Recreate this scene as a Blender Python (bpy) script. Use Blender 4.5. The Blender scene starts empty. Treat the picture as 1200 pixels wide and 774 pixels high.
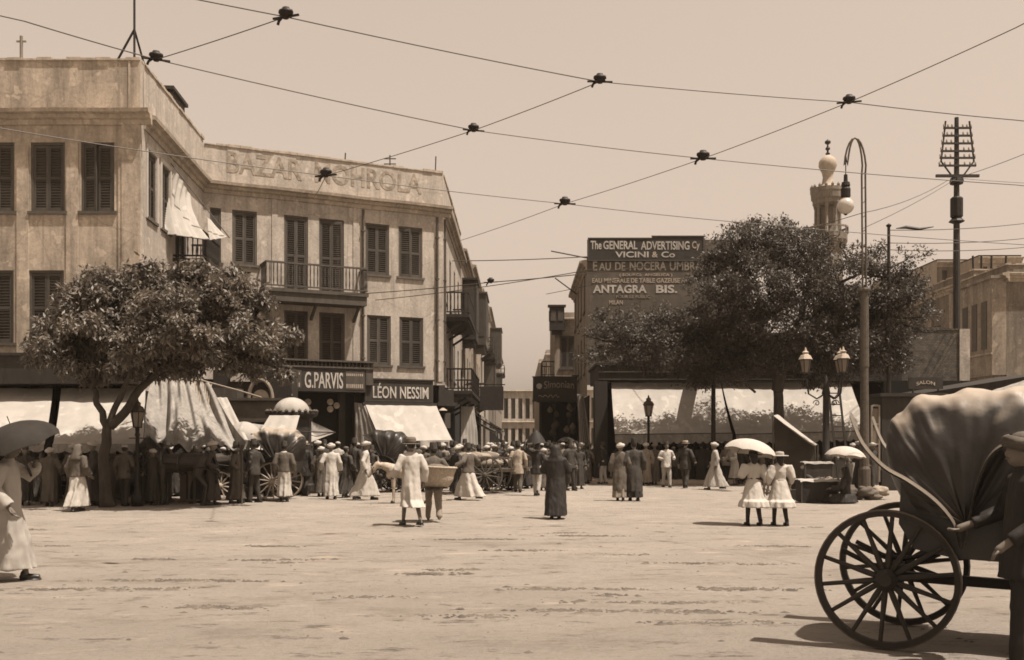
import bpy, bmesh, math, random
import numpy as np
from mathutils import Vector, Matrix, noise as mnoise

R = math.radians
rnd = random.Random(7)
sc = bpy.context.scene
COL = sc.collection

# ------------------------------------------------------------------ camera
FPX, HOR, CZ = 1200.0, 520.0, 1.65          # focal length and horizon of the photograph in its pixels, eye height
cd = bpy.data.cameras.new('camera'); cam = bpy.data.objects.new('camera', cd); COL.objects.link(cam)
cd.sensor_fit = 'HORIZONTAL'; cd.sensor_width = 36; cd.lens = 36
cd.shift_y = (HOR - 387) / 1200.0
cd.clip_start = .1; cd.clip_end = 6000
cam.location = (0, 0, CZ); cam.rotation_euler = (R(90), 0, 0)
sc.camera = cam

# ------------------------------------------------------------------ sky, sun, exposure
SUN_EL, SUN_AZ = 67.0, -26.0                # azimuth measured from +X, negative = on the camera's side
sv = Vector((math.cos(R(SUN_AZ)) * math.cos(R(SUN_EL)), math.sin(R(SUN_AZ)) * math.cos(R(SUN_EL)), math.sin(R(SUN_EL))))
w = bpy.data.worlds.new('World'); sc.world = w; w.use_nodes = True
nt = w.node_tree; nt.nodes.clear()
sky = nt.nodes.new('ShaderNodeTexSky'); sky.sky_type = 'NISHITA'; sky.sun_disc = False
sky.sun_elevation = R(SUN_EL); sky.sun_rotation = math.atan2(sv.x, sv.y); sky.dust_density = 4.0; sky.air_density = 1.0
sep = nt.nodes.new('ShaderNodeSeparateColor')
pw = nt.nodes.new('ShaderNodeMath'); pw.operation = 'POWER'; pw.inputs[1].default_value = .55   # film: blue-sensitive plate, compressed
tintn = nt.nodes.new('ShaderNodeVectorMath'); tintn.operation = 'SCALE'; tintn.inputs[0].default_value = (1.26, 1.015, .825)
bg = nt.nodes.new('ShaderNodeBackground'); bg.inputs[1].default_value = .15
out = nt.nodes.new('ShaderNodeOutputWorld')
nt.links.new(sky.outputs[0], sep.inputs[0]); nt.links.new(sep.outputs[2], pw.inputs[0])
nt.links.new(pw.outputs[0], tintn.inputs['Scale']); nt.links.new(tintn.outputs[0], bg.inputs[0]); nt.links.new(bg.outputs[0], out.inputs[0])
sd = bpy.data.lights.new('sun', 'SUN'); sun = bpy.data.objects.new('sun', sd); COL.objects.link(sun)
sd.energy = 5.0; sd.angle = R(.6); sd.color = (1.0, .905, .81)
sun.rotation_euler = (-sv).to_track_quat('-Z', 'Y').to_euler(); sun.location = (20, -10, 40)
sc.view_settings.view_transform = 'Standard'; sc.view_settings.look = 'None'; sc.view_settings.gamma = 1
sc.view_settings.use_curve_mapping = False; sc.view_settings.exposure = 0.82
sc.cycles.max_bounces = 6; sc.cycles.use_denoising = True; sc.cycles.filter_width = 1.7
sc.cycles.volume_bounces = 0; sc.cycles.volume_step_rate = 5

# ------------------------------------------------------------------ helpers
HAZE = 0.00025
TMP = bpy.data.scenes.new('tmp_eval')

def at(px, py, D):
    return Vector(((px - 600) / FPX * D, D, CZ + (HOR - py) / FPX * D))
def gd(py):                       # distance of a ground point from its row
    return CZ * FPX / (py - HOR)
def gp(px, py):
    D = gd(py); return Vector(((px - 600) / FPX * D, D, 0))

class MB:
    def __init__(s): s.v = []; s.f = []
    def add(s, vs, fs):
        n = len(s.v); s.v.extend([tuple(p) for p in vs]); s.f.extend([tuple(n + i for i in q) for q in fs]); return s
    def box(s, x0, x1, y0, y1, z0, z1):
        return s.add([(x0,y0,z0),(x1,y0,z0),(x1,y1,z0),(x0,y1,z0),(x0,y0,z1),(x1,y0,z1),(x1,y1,z1),(x0,y1,z1)],
                     [(0,3,2,1),(4,5,6,7),(0,1,5,4),(1,2,6,5),(2,3,7,6),(3,0,4,7)])
    def bar(s, p, q, w, h=None, up=(0,0,1)):
        p, q = Vector(p), Vector(q); h = w if h is None else h
        d = (q - p).normalized(); u = Vector(up)
        if abs(d.dot(u)) > .98: u = Vector((1,0,0))
        a = d.cross(u).normalized() * w / 2; b = a.cross(d).normalized() * h / 2
        vs = [p-a-b, p+a-b, p+a+b, p-a+b, q-a-b, q+a-b, q+a+b, q-a+b]
        return s.add(vs, [(0,1,2,3),(4,7,6,5),(0,4,5,1),(1,5,6,2),(2,6,7,3),(3,7,4,0)])
    def tube(s, pts, rs, n=8, cap=True):
        pts = [Vector(p) for p in pts]
        if not hasattr(rs, '__len__'): rs = [rs] * len(pts)
        base = len(s.v); prev = None
        for i, p in enumerate(pts):
            d = (pts[min(i+1, len(pts)-1)] - pts[max(i-1, 0)]).normalized()
            if prev is None:
                u = Vector((0,0,1)) if abs(d.z) < .9 else Vector((1,0,0)); a = d.cross(u).normalized()
            else:
                a = (prev - d * prev.dot(d)).normalized()
            prev = a; b = d.cross(a)
            for k in range(n):
                t = 2*math.pi*k/n; s.v.append(tuple(p + (a*math.cos(t) + b*math.sin(t)) * rs[i]))
        for i in range(len(pts)-1):
            for k in range(n):
                k2 = (k+1) % n; s.f.append((base+i*n+k, base+i*n+k2, base+(i+1)*n+k2, base+(i+1)*n+k))
        if cap:
            s.f.append(tuple(base + k for k in reversed(range(n)))); e = base + (len(pts)-1)*n
            s.f.append(tuple(e + k for k in range(n)))
        return s
    def lathe(s, prof, n=16, c=(0,0,0), sx=1, sy=1, cap=True):
        base = len(s.v)
        for r, z in prof:
            for k in range(n):
                t = 2*math.pi*k/n; s.v.append((c[0]+r*sx*math.cos(t), c[1]+r*sy*math.sin(t), c[2]+z))
        m = len(prof)
        for i in range(m-1):
            for k in range(n):
                k2 = (k+1) % n; s.f.append((base+i*n+k, base+i*n+k2, base+(i+1)*n+k2, base+(i+1)*n+k))
        if cap and prof[0][0] > 1e-4: s.f.append(tuple(base + k for k in reversed(range(n))))
        if cap and prof[-1][0] > 1e-4: s.f.append(tuple(base + (m-1)*n + k for k in range(n)))
        return s
    def grid(s, fn, nu, nv, close=False):
        base = len(s.v)
        for j in range(nv+1):
            for i in range(nu if close else nu+1): s.v.append(tuple(fn(i/nu, j/nv)))
        m = nu if close else nu+1
        for j in range(nv):
            for i in range(nu):
                i2 = (i+1) % m; s.f.append((base+j*m+i, base+j*m+i2, base+(j+1)*m+i2, base+(j+1)*m+i))
        return s
    def poly(s, pts, y0, y1):       # outline in x,z extruded along y
        n = len(pts); vs = [(x, y0, z) for x, z in pts] + [(x, y1, z) for x, z in pts]
        fs = [tuple(range(n)), tuple(reversed(range(n, 2*n)))] + [(i, n+i, n+(i+1) % n, (i+1) % n) for i in range(n)]
        return s.add(vs, fs)
    def mesh(s, name, mat, smooth=False):
        me = bpy.data.meshes.new(name); me.from_pydata(s.v, [], s.f); me.update()
        bm = bmesh.new(); bm.from_mesh(me); bmesh.ops.recalc_face_normals(bm, faces=bm.faces); bm.to_mesh(me); bm.free()
        if mat: me.materials.append(mat)
        if smooth: me.shade_smooth()
        return me
    def build(s, name, mat, parent=None, loc=(0,0,0), rz=0, smooth=False, rot=None, **kw):
        return inst(name, s.mesh(name, mat, smooth), parent, loc, rz, rot, **kw)

def inst(name, me, parent=None, loc=(0,0,0), rz=0, rot=None, kind=None, label=None, cat=None, group=None):
    o = bpy.data.objects.new(name, me); COL.objects.link(o); o.parent = parent; o.location = loc
    o.rotation_euler = rot if rot else (0, 0, rz)
    return tag(o, label, cat, group, kind)
def tag(o, label=None, cat=None, group=None, kind=None):
    if label: o['label'] = label
    if cat: o['category'] = cat
    if group: o['group'] = group
    if kind: o['kind'] = kind
    return o
def thing(name, label, cat, loc=(0,0,0), rz=0, group=None):
    o = bpy.data.objects.new(name, None); COL.objects.link(o); o.location = loc; o.rotation_euler = (0,0,rz); o.empty_display_size = .2
    return tag(o, label, cat, group)
def copy_tree(o, parent=None):
    c = o.copy(); COL.objects.link(c); c.parent = parent
    for ch in o.children: copy_tree(ch, c)
    return c

def evalmesh(ob):
    TMP.collection.objects.link(ob)
    with bpy.context.temp_override(scene=TMP, view_layer=TMP.view_layers[0]):
        dg = bpy.context.evaluated_depsgraph_get(); dg.update()
        me = bpy.data.meshes.new_from_object(ob.evaluated_get(dg))
    TMP.collection.objects.unlink(ob); bpy.data.objects.remove(ob)
    return me
def remesh(mb, voxel, sm=2):
    me = bpy.data.meshes.new('t'); me.from_pydata(mb.v, [], mb.f)
    bm = bmesh.new(); bm.from_mesh(me); bmesh.ops.recalc_face_normals(bm, faces=bm.faces); bm.to_mesh(me); bm.free()
    ob = bpy.data.objects.new('t', me)
    m = ob.modifiers.new('r', 'REMESH'); m.mode = 'VOXEL'; m.voxel_size = voxel
    if sm: m2 = ob.modifiers.new('s', 'SMOOTH'); m2.factor = .5; m2.iterations = sm
    r = evalmesh(ob); bpy.data.meshes.remove(me); r.shade_smooth(); return r
def text_data(body, bold=.0, depth=.01):
    cu = bpy.data.curves.new('t', 'FONT'); cu.body = body; cu.size = 1; cu.offset = bold; cu.extrude = depth; cu.resolution_u = 3
    me = evalmesh(bpy.data.objects.new('t', cu)); bpy.data.curves.remove(cu); return me
def lettering(parent, body, x0, x1, z0, z1, y, mat, bold=.012, fr=None, arch=0.0, name='lettering'):
    me = text_data(body, bold); n = len(me.vertices); co = np.empty(n*3, np.float32); me.vertices.foreach_get('co', co); co = co.reshape(-1, 3)
    lo, hi = co.min(0), co.max(0)
    new = np.empty_like(co)
    u = (co[:,0]-lo[0])/(hi[0]-lo[0])
    new[:,0] = x0 + u*(x1-x0); new[:,2] = z0 + (co[:,1]-lo[1])/(hi[1]-lo[1])*(z1-z0) + arch*(1-(2*u-1)**2)
    new[:,1] = y - co[:,2]
    me.vertices.foreach_set('co', new.ravel()); me.update(); me.materials.clear(); me.materials.append(mat)
    if fr: return inst(name, me, parent, fr.loc, fr.ang)
    return inst(name, me, parent)

class Frame:                          # a wall's own axes: x along the wall, -y outwards; relative to a thing standing at o
    def __init__(s, p, q, base=(0,0)):
        s.o = Vector((p[0], p[1])); t = Vector((q[0]-p[0], q[1]-p[1])); s.len = t.length; s.ang = math.atan2(t.y, t.x)
        s.loc = (p[0]-base[0], p[1]-base[1], 0)
    def hit(s, px, py, y=0):          # photograph point -> wall coordinates
        ca, sa = math.cos(s.ang), math.sin(s.ang)
        dx, dy = (px-600)/FPX, 1.0
        ox, oy = -s.o.x, -s.o.y
        lx, ly = ox*ca+oy*sa, -ox*sa+oy*ca
        ex, ey = dx*ca+dy*sa, -dx*sa+dy*ca
        t = (y-ly)/ey
        return lx+ex*t, CZ+(HOR-py)/FPX*t
    def world(s, x, y, z):
        ca, sa = math.cos(s.ang), math.sin(s.ang)
        return Vector((s.o.x+x*ca-y*sa, s.o.y+x*sa+y*ca, z))

# ------------------------------------------------------------------ materials (a sepia print: every thing keeps the print's hue)
TINT = (1.145, .95, .745); ALB = .80
def col(v, t=TINT):
    v *= ALB; return (min(v*t[0],1), min(v*t[1],1), min(v*t[2],1), 1)
TM = (1.10, .96, .81)             # sunlit masonry and dust
TW = (1.07, .975, .855)              # bleached whites hold less of the print's brown
MATS = {}
def mat(name, v, rough=.85, var=.12, scale=3.0, bump=.15, bscale=30, st=(1,1,1), stain=0, trans=0, metal=0, spec=.3, rand=0, tint=TINT):
    if name in MATS: return MATS[name]
    m = bpy.data.materials.new(name); m.use_nodes = True; t = m.node_tree; b = t.nodes['Principled BSDF']; L = t.links.new
    b.inputs['Roughness'].default_value = rough; b.inputs['Metallic'].default_value = metal; b.inputs['Specular IOR Level'].default_value = spec
    tc = t.nodes.new('ShaderNodeTexCoord'); mp = t.nodes.new('ShaderNodeMapping'); mp.inputs['Scale'].default_value = st; L(tc.outputs['Object'], mp.inputs[0])
    n1 = t.nodes.new('ShaderNodeTexNoise'); n1.inputs['Scale'].default_value = scale; n1.inputs['Detail'].default_value = 6; n1.inputs['Roughness'].default_value = .62; L(mp.outputs[0], n1.inputs[0])
    rp = t.nodes.new('ShaderNodeValToRGB'); rp.color_ramp.elements[0].position = .3; rp.color_ramp.elements[1].position = .7
    rp.color_ramp.elements[0].color = col(v*(1-var), tint); rp.color_ramp.elements[1].color = col(v*(1+var), tint); L(n1.outputs[0], rp.inputs[0])
    c = rp.outputs[0]
    if stain:
        mp2 = t.nodes.new('ShaderNodeMapping'); mp2.inputs['Scale'].default_value = (1.6, 1.6, .35); L(tc.outputs['Object'], mp2.inputs[0])
        n2 = t.nodes.new('ShaderNodeTexNoise'); n2.inputs['Scale'].default_value = .9; n2.inputs['Detail'].default_value = 9; n2.inputs['Roughness'].default_value = .7; L(mp2.outputs[0], n2.inputs[0])
        r2 = t.nodes.new('ShaderNodeValToRGB'); r2.color_ramp.elements[0].position = .42; r2.color_ramp.elements[1].position = .64
        r2.color_ramp.elements[0].color = (0,0,0,1); r2.color_ramp.elements[1].color = (stain,)*3+(1,); L(n2.outputs[0], r2.inputs[0])
        mx = t.nodes.new('ShaderNodeMix'); mx.data_type = 'RGBA'; L(r2.outputs[0], mx.inputs[0]); L(c, mx.inputs[6]); mx.inputs[7].default_value = col(v*.42, tint)
        c = mx.outputs[2]
        n3 = t.nodes.new('ShaderNodeTexNoise'); n3.inputs['Scale'].default_value = 2.3; n3.inputs['Detail'].default_value = 8; L(tc.outputs['Object'], n3.inputs[0])
        r3 = t.nodes.new('ShaderNodeValToRGB'); r3.color_ramp.elements[0].position = .6; r3.color_ramp.elements[1].position = .63
        r3.color_ramp.elements[0].color = (0,0,0,1); r3.color_ramp.elements[1].color = (.5,)*3+(1,); L(n3.outputs[0], r3.inputs[0])
        mx2 = t.nodes.new('ShaderNodeMix'); mx2.data_type = 'RGBA'; L(r3.outputs[0], mx2.inputs[0]); L(c, mx2.inputs[6]); mx2.inputs[7].default_value = col(min(v*1.35,.8), tint)
        c = mx2.outputs[2]
        if bump > .25:          # drip streaks and hairline cracks of old plaster
            mp4 = t.nodes.new('ShaderNodeMapping'); mp4.inputs['Scale'].default_value = (5, 5, .22); L(tc.outputs['Object'], mp4.inputs[0])
            n4 = t.nodes.new('ShaderNodeTexNoise'); n4.inputs['Scale'].default_value = 1.3; n4.inputs['Detail'].default_value = 5; L(mp4.outputs[0], n4.inputs[0])
            r4 = t.nodes.new('ShaderNodeValToRGB'); r4.color_ramp.elements[0].position = .56; r4.color_ramp.elements[1].position = .7; r4.color_ramp.elements[0].color = (0,0,0,1); r4.color_ramp.elements[1].color = (.6,)*3+(1,); L(n4.outputs[0], r4.inputs[0])
            m4 = t.nodes.new('ShaderNodeMix'); m4.data_type = 'RGBA'; L(r4.outputs[0], m4.inputs[0]); L(c, m4.inputs[6]); m4.inputs[7].default_value = col(v*.5, tint); c = m4.outputs[2]
            vo = t.nodes.new('ShaderNodeTexVoronoi'); vo.feature = 'DISTANCE_TO_EDGE'; vo.inputs['Scale'].default_value = .55
            wp = t.nodes.new('ShaderNodeMix'); wp.data_type = 'VECTOR'; wp.inputs[0].default_value = .22; L(tc.outputs['Object'], wp.inputs[4]); L(n3.outputs[1], wp.inputs[5]); L(wp.outputs[1], vo.inputs['Vector'])
            r5 = t.nodes.new('ShaderNodeValToRGB'); r5.color_ramp.elements[0].position = .004; r5.color_ramp.elements[1].position = .012; r5.color_ramp.elements[0].color = (.3,)*3+(1,); r5.color_ramp.elements[1].color = (0,0,0,1); L(vo.outputs['Distance'], r5.inputs[0])
            m5 = t.nodes.new('ShaderNodeMix'); m5.data_type = 'RGBA'; L(r5.outputs[0], m5.inputs[0]); L(c, m5.inputs[6]); m5.inputs[7].default_value = col(v*.4, tint); c = m5.outputs[2]
    if stain and bump > .25:    # fine chips and grit in the render
        n6 = t.nodes.new('ShaderNodeTexNoise'); n6.inputs['Scale'].default_value = 9; n6.inputs['Detail'].default_value = 8; n6.inputs['Roughness'].default_value = .8; L(tc.outputs['Object'], n6.inputs[0])
        r6 = t.nodes.new('ShaderNodeMapRange'); r6.inputs[1].default_value = .32; r6.inputs[2].default_value = .68; r6.inputs[3].default_value = .74; r6.inputs[4].default_value = 1.2; L(n6.outputs[0], r6.inputs[0])
        h6 = t.nodes.new('ShaderNodeHueSaturation'); L(r6.outputs[0], h6.inputs['Value']); L(c, h6.inputs['Color']); c = h6.outputs[0]
    if rand:
        oi = t.nodes.new('ShaderNodeObjectInfo'); mr = t.nodes.new('ShaderNodeMapRange'); mr.inputs[3].default_value = 1-rand; mr.inputs[4].default_value = 1+rand; L(oi.outputs['Random'], mr.inputs[0])
        hs = t.nodes.new('ShaderNodeHueSaturation'); L(mr.outputs[0], hs.inputs['Value']); L(c, hs.inputs['Color']); c = hs.outputs[0]
    L(c, b.inputs['Base Color'])
    if bump:
        nb = t.nodes.new('ShaderNodeTexNoise'); nb.inputs['Scale'].default_value = bscale; nb.inputs['Detail'].default_value = 4; L(mp.outputs[0], nb.inputs[0])
        bp = t.nodes.new('ShaderNodeBump'); bp.inputs['Strength'].default_value = bump; bp.inputs['Distance'].default_value = .02; L(nb.outputs[0], bp.inputs['Height']); L(bp.outputs[0], b.inputs['Normal'])
    if trans:
        o = t.nodes['Material Output']; tr = t.nodes.new('ShaderNodeBsdfTranslucent'); L(c, tr.inputs[0]); ms = t.nodes.new('ShaderNodeMixShader'); ms.inputs[0].default_value = trans
        L(b.outputs[0], ms.inputs[1]); L(tr.outputs[0], ms.inputs[2]); L(ms.outputs[0], o.inputs[0])
    MATS[name] = m; return m

PL_A = mat('plaster_ochre', .42, stain=.85, bump=.35, bscale=9, var=.16, scale=1.2)
PL_B = mat('plaster_pale', .43, tint=TM, stain=.6, bump=.35, bscale=9, var=.14, scale=1.4)
PL_C = mat('plaster_grey', .3, stain=.7, bump=.3, bscale=9, var=.16, scale=1.5)
PL_E = mat('plaster_brown', .2, stain=.8, bump=.35, bscale=9, var=.2, scale=1.3)
PL_D = mat('plaster_far', .36, stain=.4, bump=.2, bscale=9, var=.1, scale=1.5)
STONE = mat('stone_trim', .40, stain=.5, bump=.3, bscale=14, var=.12)
SHUT = mat('shutter_paint', .058, rough=.7, var=.25, scale=5, st=(1,1,.4), rand=.25)
SHUTF = mat('shutter_frame', .075, rough=.7, var=.2, scale=5, rand=.2)
DARKW = mat('dark_wood', .026, rough=.65, var=.3, scale=6, st=(1,1,.3))
MIDW = mat('mid_wood', .065, rough=.7, var=.3, scale=6, st=(1,1,.3))
PALEW = mat('pale_wood', .2, rough=.7, var=.25, scale=6, st=(1,1,.3))
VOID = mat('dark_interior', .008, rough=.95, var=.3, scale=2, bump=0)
IRON = mat('iron_dark', .018, rough=.55, var=.3, scale=8, bump=.1, metal=.3)
IRONL = mat('iron_worn', .09, rough=.5, var=.3, scale=8, bump=.1, metal=.3)
CANV = mat('canvas_white', .40, var=.09, scale=1.6, bump=.25, bscale=6, trans=.10, stain=.22, tint=TW)
CANVG = mat('canvas_grey', .3, var=.15, scale=1.6, bump=.3, bscale=6, trans=.1, stain=.3, tint=TW)
CANVD = mat('canvas_dark', .06, var=.2, scale=2, bump=.3, bscale=6, trans=.08)
SIGNB = mat('sign_board_dark', .03, rough=.6, var=.25, scale=3, bump=.08)
SIGNG = mat('painted_wall_grey', .10, var=.2, scale=1.5, stain=.4, bump=.2, bscale=12)
LETW = mat('letter_paint_pale', .48, rough=.7, var=.2, scale=5, bump=.05, stain=.45, tint=TW)
LETG = mat('letter_paint_worn', .34, rough=.8, var=.35, scale=4, bump=.05)
LETF = mat('letter_paint_faded', .25, rough=.9, var=.55, scale=4.0, bump=.1)
GLASS = mat('lamp_glass', .30, rough=.12, var=.1, bump=0, trans=.45, spec=.5)
GLOBE = mat('lamp_globe', .62, rough=.25, var=.1, scale=6, bump=0, trans=.3, spec=.5, tint=TW)
WHITEP = mat('white_paint', .44, rough=.5, var=.08, tint=TW)
SKIN = mat('skin_brown', .13, rough=.6, var=.12, scale=9, bump=.05)
SKINL = mat('skin_light', .26, rough=.6, var=.1, scale=9, bump=.05)
HAIR = mat('hair_black', .014, rough=.5, var=.3, scale=30, bump=.2)
C_WHITE = mat('cloth_white', .42, var=.1, scale=5, bump=.35, bscale=14, st=(1,1,.45), tint=TW)
C_CREAM = mat('cloth_cream', .34, var=.14, scale=5, bump=.35, bscale=14, st=(1,1,.45), tint=TW)
C_GREY = mat('cloth_grey', .20, var=.2, scale=5, bump=.35, bscale=14, st=(1,1,.45))
C_BROWN = mat('cloth_brown', .085, var=.25, scale=5, bump=.35, bscale=14, st=(1,1,.45))
C_DARK = mat('cloth_dark', .034, var=.3, scale=5, bump=.35, bscale=14, st=(1,1,.45), rough=.75)
C_BLACK = mat('cloth_black', .018, var=.3, scale=5, bump=.4, bscale=14, st=(1,1,.45), rough=.7)
C_STR = mat('straw', .42, var=.2, scale=30, bump=.3, bscale=60)
C_FELT = mat('felt_tan', .13, var=.15, scale=8, bump=.1)
C_FEZ = mat('felt_dark', .045, var=.15, scale=8, bump=.1)
LEATH = mat('leather_black', .022, rough=.38, var=.3, scale=5, bump=.12, bscale=25, spec=.5)
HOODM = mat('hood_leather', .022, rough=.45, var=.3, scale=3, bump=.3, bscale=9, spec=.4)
def sunlit_dust_top(m, v=.34):            # sunlit crest painted pale, along with dust, on the leather's upward faces
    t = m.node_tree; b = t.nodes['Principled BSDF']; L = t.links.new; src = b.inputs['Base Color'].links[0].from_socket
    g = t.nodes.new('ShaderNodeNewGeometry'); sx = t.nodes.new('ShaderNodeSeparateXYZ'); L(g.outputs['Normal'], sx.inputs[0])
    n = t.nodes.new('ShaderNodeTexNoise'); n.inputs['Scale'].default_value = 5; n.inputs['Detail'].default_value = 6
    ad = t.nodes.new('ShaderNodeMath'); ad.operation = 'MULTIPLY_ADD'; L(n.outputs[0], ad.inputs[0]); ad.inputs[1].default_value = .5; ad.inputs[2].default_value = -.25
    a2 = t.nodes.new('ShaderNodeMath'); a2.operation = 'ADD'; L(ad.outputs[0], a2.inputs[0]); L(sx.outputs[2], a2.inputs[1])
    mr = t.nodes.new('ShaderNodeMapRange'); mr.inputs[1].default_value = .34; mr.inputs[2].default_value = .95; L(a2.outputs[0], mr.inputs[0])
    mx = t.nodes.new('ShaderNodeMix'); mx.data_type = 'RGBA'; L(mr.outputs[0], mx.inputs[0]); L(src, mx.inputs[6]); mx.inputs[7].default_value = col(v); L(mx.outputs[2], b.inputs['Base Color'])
sunlit_dust_top(HOODM)
COAT_D = mat('horse_dark', .035, rough=.55, var=.3, scale=4, bump=.1)
COAT_B = mat('horse_brown', .07, rough=.55, var=.3, scale=4, bump=.1)
COAT_G = mat('horse_grey', .34, rough=.6, var=.35, scale=5, bump=.1)
SACK = mat('sackcloth', .25, var=.2, scale=6, bump=.4, bscale=25)
SACKD = mat('sackcloth_dark', .12, var=.25, scale=6, bump=.4, bscale=25)
WICK = mat('wicker', .36, var=.25, scale=25, bump=.5, bscale=40)
BARK = mat('bark', .05, rough=.95, var=.4, scale=7, bump=.8, bscale=16, st=(1,1,.35))
LEAF1 = mat('leaf_broad', .14, rough=.55, var=.45, scale=1.3, bump=0, trans=.22, spec=.5)
LEAF2 = mat('leaf_fine', .07, rough=.55, var=.45, scale=.9, bump=0, trans=.25, spec=.4)
WIRE = mat('wire_copper', .06, rough=.5, var=.1, bump=0, metal=.2)
BRICKM = None
def W(root): return tuple(-root.location)

# ------------------------------------------------------------------ ground
def ground_mat():
    m = bpy.data.materials.new('dusty_earth'); m.use_nodes = True; t = m.node_tree; b = t.nodes['Principled BSDF']; L = t.links.new
    b.inputs['Roughness'].default_value = .95; b.inputs['Specular IOR Level'].default_value = .15
    tc = t.nodes.new('ShaderNodeTexCoord')
    def nz(scale, st, det=6, ro=.6):
        mp = t.nodes.new('ShaderNodeMapping'); mp.inputs['Scale'].default_value = st; L(tc.outputs['Object'], mp.inputs[0])
        n = t.nodes.new('ShaderNodeTexNoise'); n.inputs['Scale'].default_value = scale; n.inputs['Detail'].default_value = det; n.inputs['Roughness'].default_value = ro; L(mp.outputs[0], n.inputs[0]); return n.outputs[0]
    def ramp(x, p0, p1, c0, c1):
        r = t.nodes.new('ShaderNodeValToRGB'); r.color_ramp.elements[0].position = p0; r.color_ramp.elements[1].position = p1
        r.color_ramp.elements[0].color = c0; r.color_ramp.elements[1].color = c1; L(x, r.inputs[0]); return r.outputs[0]
    def mix(f, a, bb):
        x = t.nodes.new('ShaderNodeMix'); x.data_type = 'RGBA'; L(f, x.inputs[0]); L(a, x.inputs[6])
        if isinstance(bb, tuple): x.inputs[7].default_value = bb
        else: L(bb, x.inputs[7])
        return x.outputs[2]
    g = lambda v: (v, v, v, 1)
    c = ramp(nz(.5, (.6,1,1), 8), .3, .7, col(.265,TM), col(.33,TM))
    c = mix(ramp(nz(9, (1,1.6,1), 5, .7), .5, .64, g(0), g(.45)), c, col(.24))
    c = mix(ramp(nz(.8, (.75,1.15,1), 10, .78), .52, .66, g(0), g(.7)), c, col(.17))      # damp and dung trodden into streaks along the traffic
    c = mix(ramp(nz(2.2, (.6,1.5,1), 10, .8), .555, .63, g(0), g(.9)), c, col(.1))
    c = mix(ramp(nz(26, (.8,1.3,1), 3, .8), .60, .70, g(0), g(.75)), c, col(.13))
    c = mix(ramp(nz(14, (.7,1.6,1), 6, .85), .56, .68, g(0), g(.5)), c, col(.19))
    c = mix(ramp(nz(1.7, (.5,1.2,1), 6, .6), .60, .72, g(0), g(.5)), c, col(.5))
    L(c, b.inputs['Base Color'])
    bp = t.nodes.new('ShaderNodeBump'); bp.inputs['Strength'].default_value = 1.0; bp.inputs['Distance'].default_value = .09; L(nz(3.5, (.8,1.2,1), 10, .78), bp.inputs['Height']); L(bp.outputs[0], b.inputs['Normal'])
    return m
GROUND = ground_mat()
def axis(lo, hi, step, far):
    a = list(np.arange(lo, hi + 1e-6, step)); o = [hi + (far - hi) * (k/8)**2.5 for k in range(1, 9)]; i = [lo - (far + lo) * (k/8)**2.5 for k in range(8, 0, -1)]
    return i + a + o
xs = axis(-24, 24, .3, 1800); ys = axis(4, 46, .16, 1800)
gv = []
for y in ys:
    for x in xs:
        z = 0
        if -24 < x < 24 and 4 < y < 46:
            z = .012*mnoise.noise((x*.7, y*1.6, 0)) + .010*mnoise.noise((x*1.2, y*4.5, 3)) + .008*mnoise.noise((x*3, y*7, 5)) - .006
        gv.append((x, y, z))
nx = len(xs)
gf = [(j*nx+i, j*nx+i+1, (j+1)*nx+i+1, (j+1)*nx+i) for j in range(len(ys)-1) for i in range(nx-1)]
gm = MB(); gm.v = gv; gm.f = gf
gm.build('ground', GROUND, smooth=True, kind='structure')
# clods, straw and pebbles on the square
cl = MB()
for k in range(420):
    y = 6 + 34 * rnd.random()**1.4; x = (rnd.random()-.5) * (y*1.05 + 2); r = rnd.choice([.006,.008,.012,.015,.022])*rnd.uniform(.7,1.4)
    a = rnd.uniform(0, 6.3); n = 6
    cl.add([(x+r*rnd.uniform(1.,2.2)*math.cos(a+q*6.283/n), y+r*rnd.uniform(.7,1.2)*math.sin(a+q*6.283/n), -.004) for q in range(n)] + [(x+r*.3*rnd.random(), y, r*rnd.uniform(.25,.5))], [(q, (q+1) % n, n) for q in range(n)])
cl.build('clods', mat('dung_clods', .11, var=.5, scale=1.5), kind='stuff', label='small clods and droppings scattered over the dusty square', cat='clods')
sc_m = MB(); pr_ = random.Random(31)
spots_ = [(735,716,1.5),(790,706,1.2),(660,690,1.0),(120,690,1.4),(210,680,1.3),(330,660,.5),(500,672,.6),(610,645,.9),(700,650,1.1),(250,712,.7),(60,640,.6),(880,690,.9),(800,660,.7),(560,632,1.0),(430,700,.6),(900,640,.8),(320,640,.6),(690,628,.9),(180,655,.5),(840,730,.9),(560,722,.7)] + [(pr_.uniform(20,960), pr_.uniform(605,745), pr_.uniform(.3,.8)) for _ in range(8)]
for px_, py_, ln_ in spots_:
    c_ = gp(px_, py_); sl = pr_.uniform(-.08,.08)
    for q in range(int(95*ln_)):
        x = c_.x + pr_.gauss(0, ln_*.38); y = c_.y + sl*(x-c_.x) + pr_.gauss(0, .055); r = .008+.03*pr_.random()**1.8; a = pr_.uniform(0,6.3); n = 6
        sc_m.add([(x+r*pr_.uniform(1.2,2.8)*math.cos(a+k*6.283/n), y+r*pr_.uniform(.8,1.6)*math.sin(a+k*6.283/n), -.008) for k in range(n)] + [(x, y, .004+r*pr_.uniform(.08,.25))], [(k, (k+1) % n, n) for k in range(n)])
sc_m.build('trodden_dung', mat('dung', .1, var=.5, scale=3), kind='stuff', label='dark trodden dung and straw scuffed in patches over the square', cat='dung')
PAVE = mat('pavement_stone', .30, var=.15, scale=2, stain=.3, bump=.3, bscale=12)
KERB = mat('kerb_stone', .46, var=.15, scale=3, bump=.3, bscale=12)
pv = MB(); pv.box(2.6, 60, 42.5, 49.9, -.2, .13); pv.build('pavement', PAVE, kind='structure')
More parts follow.
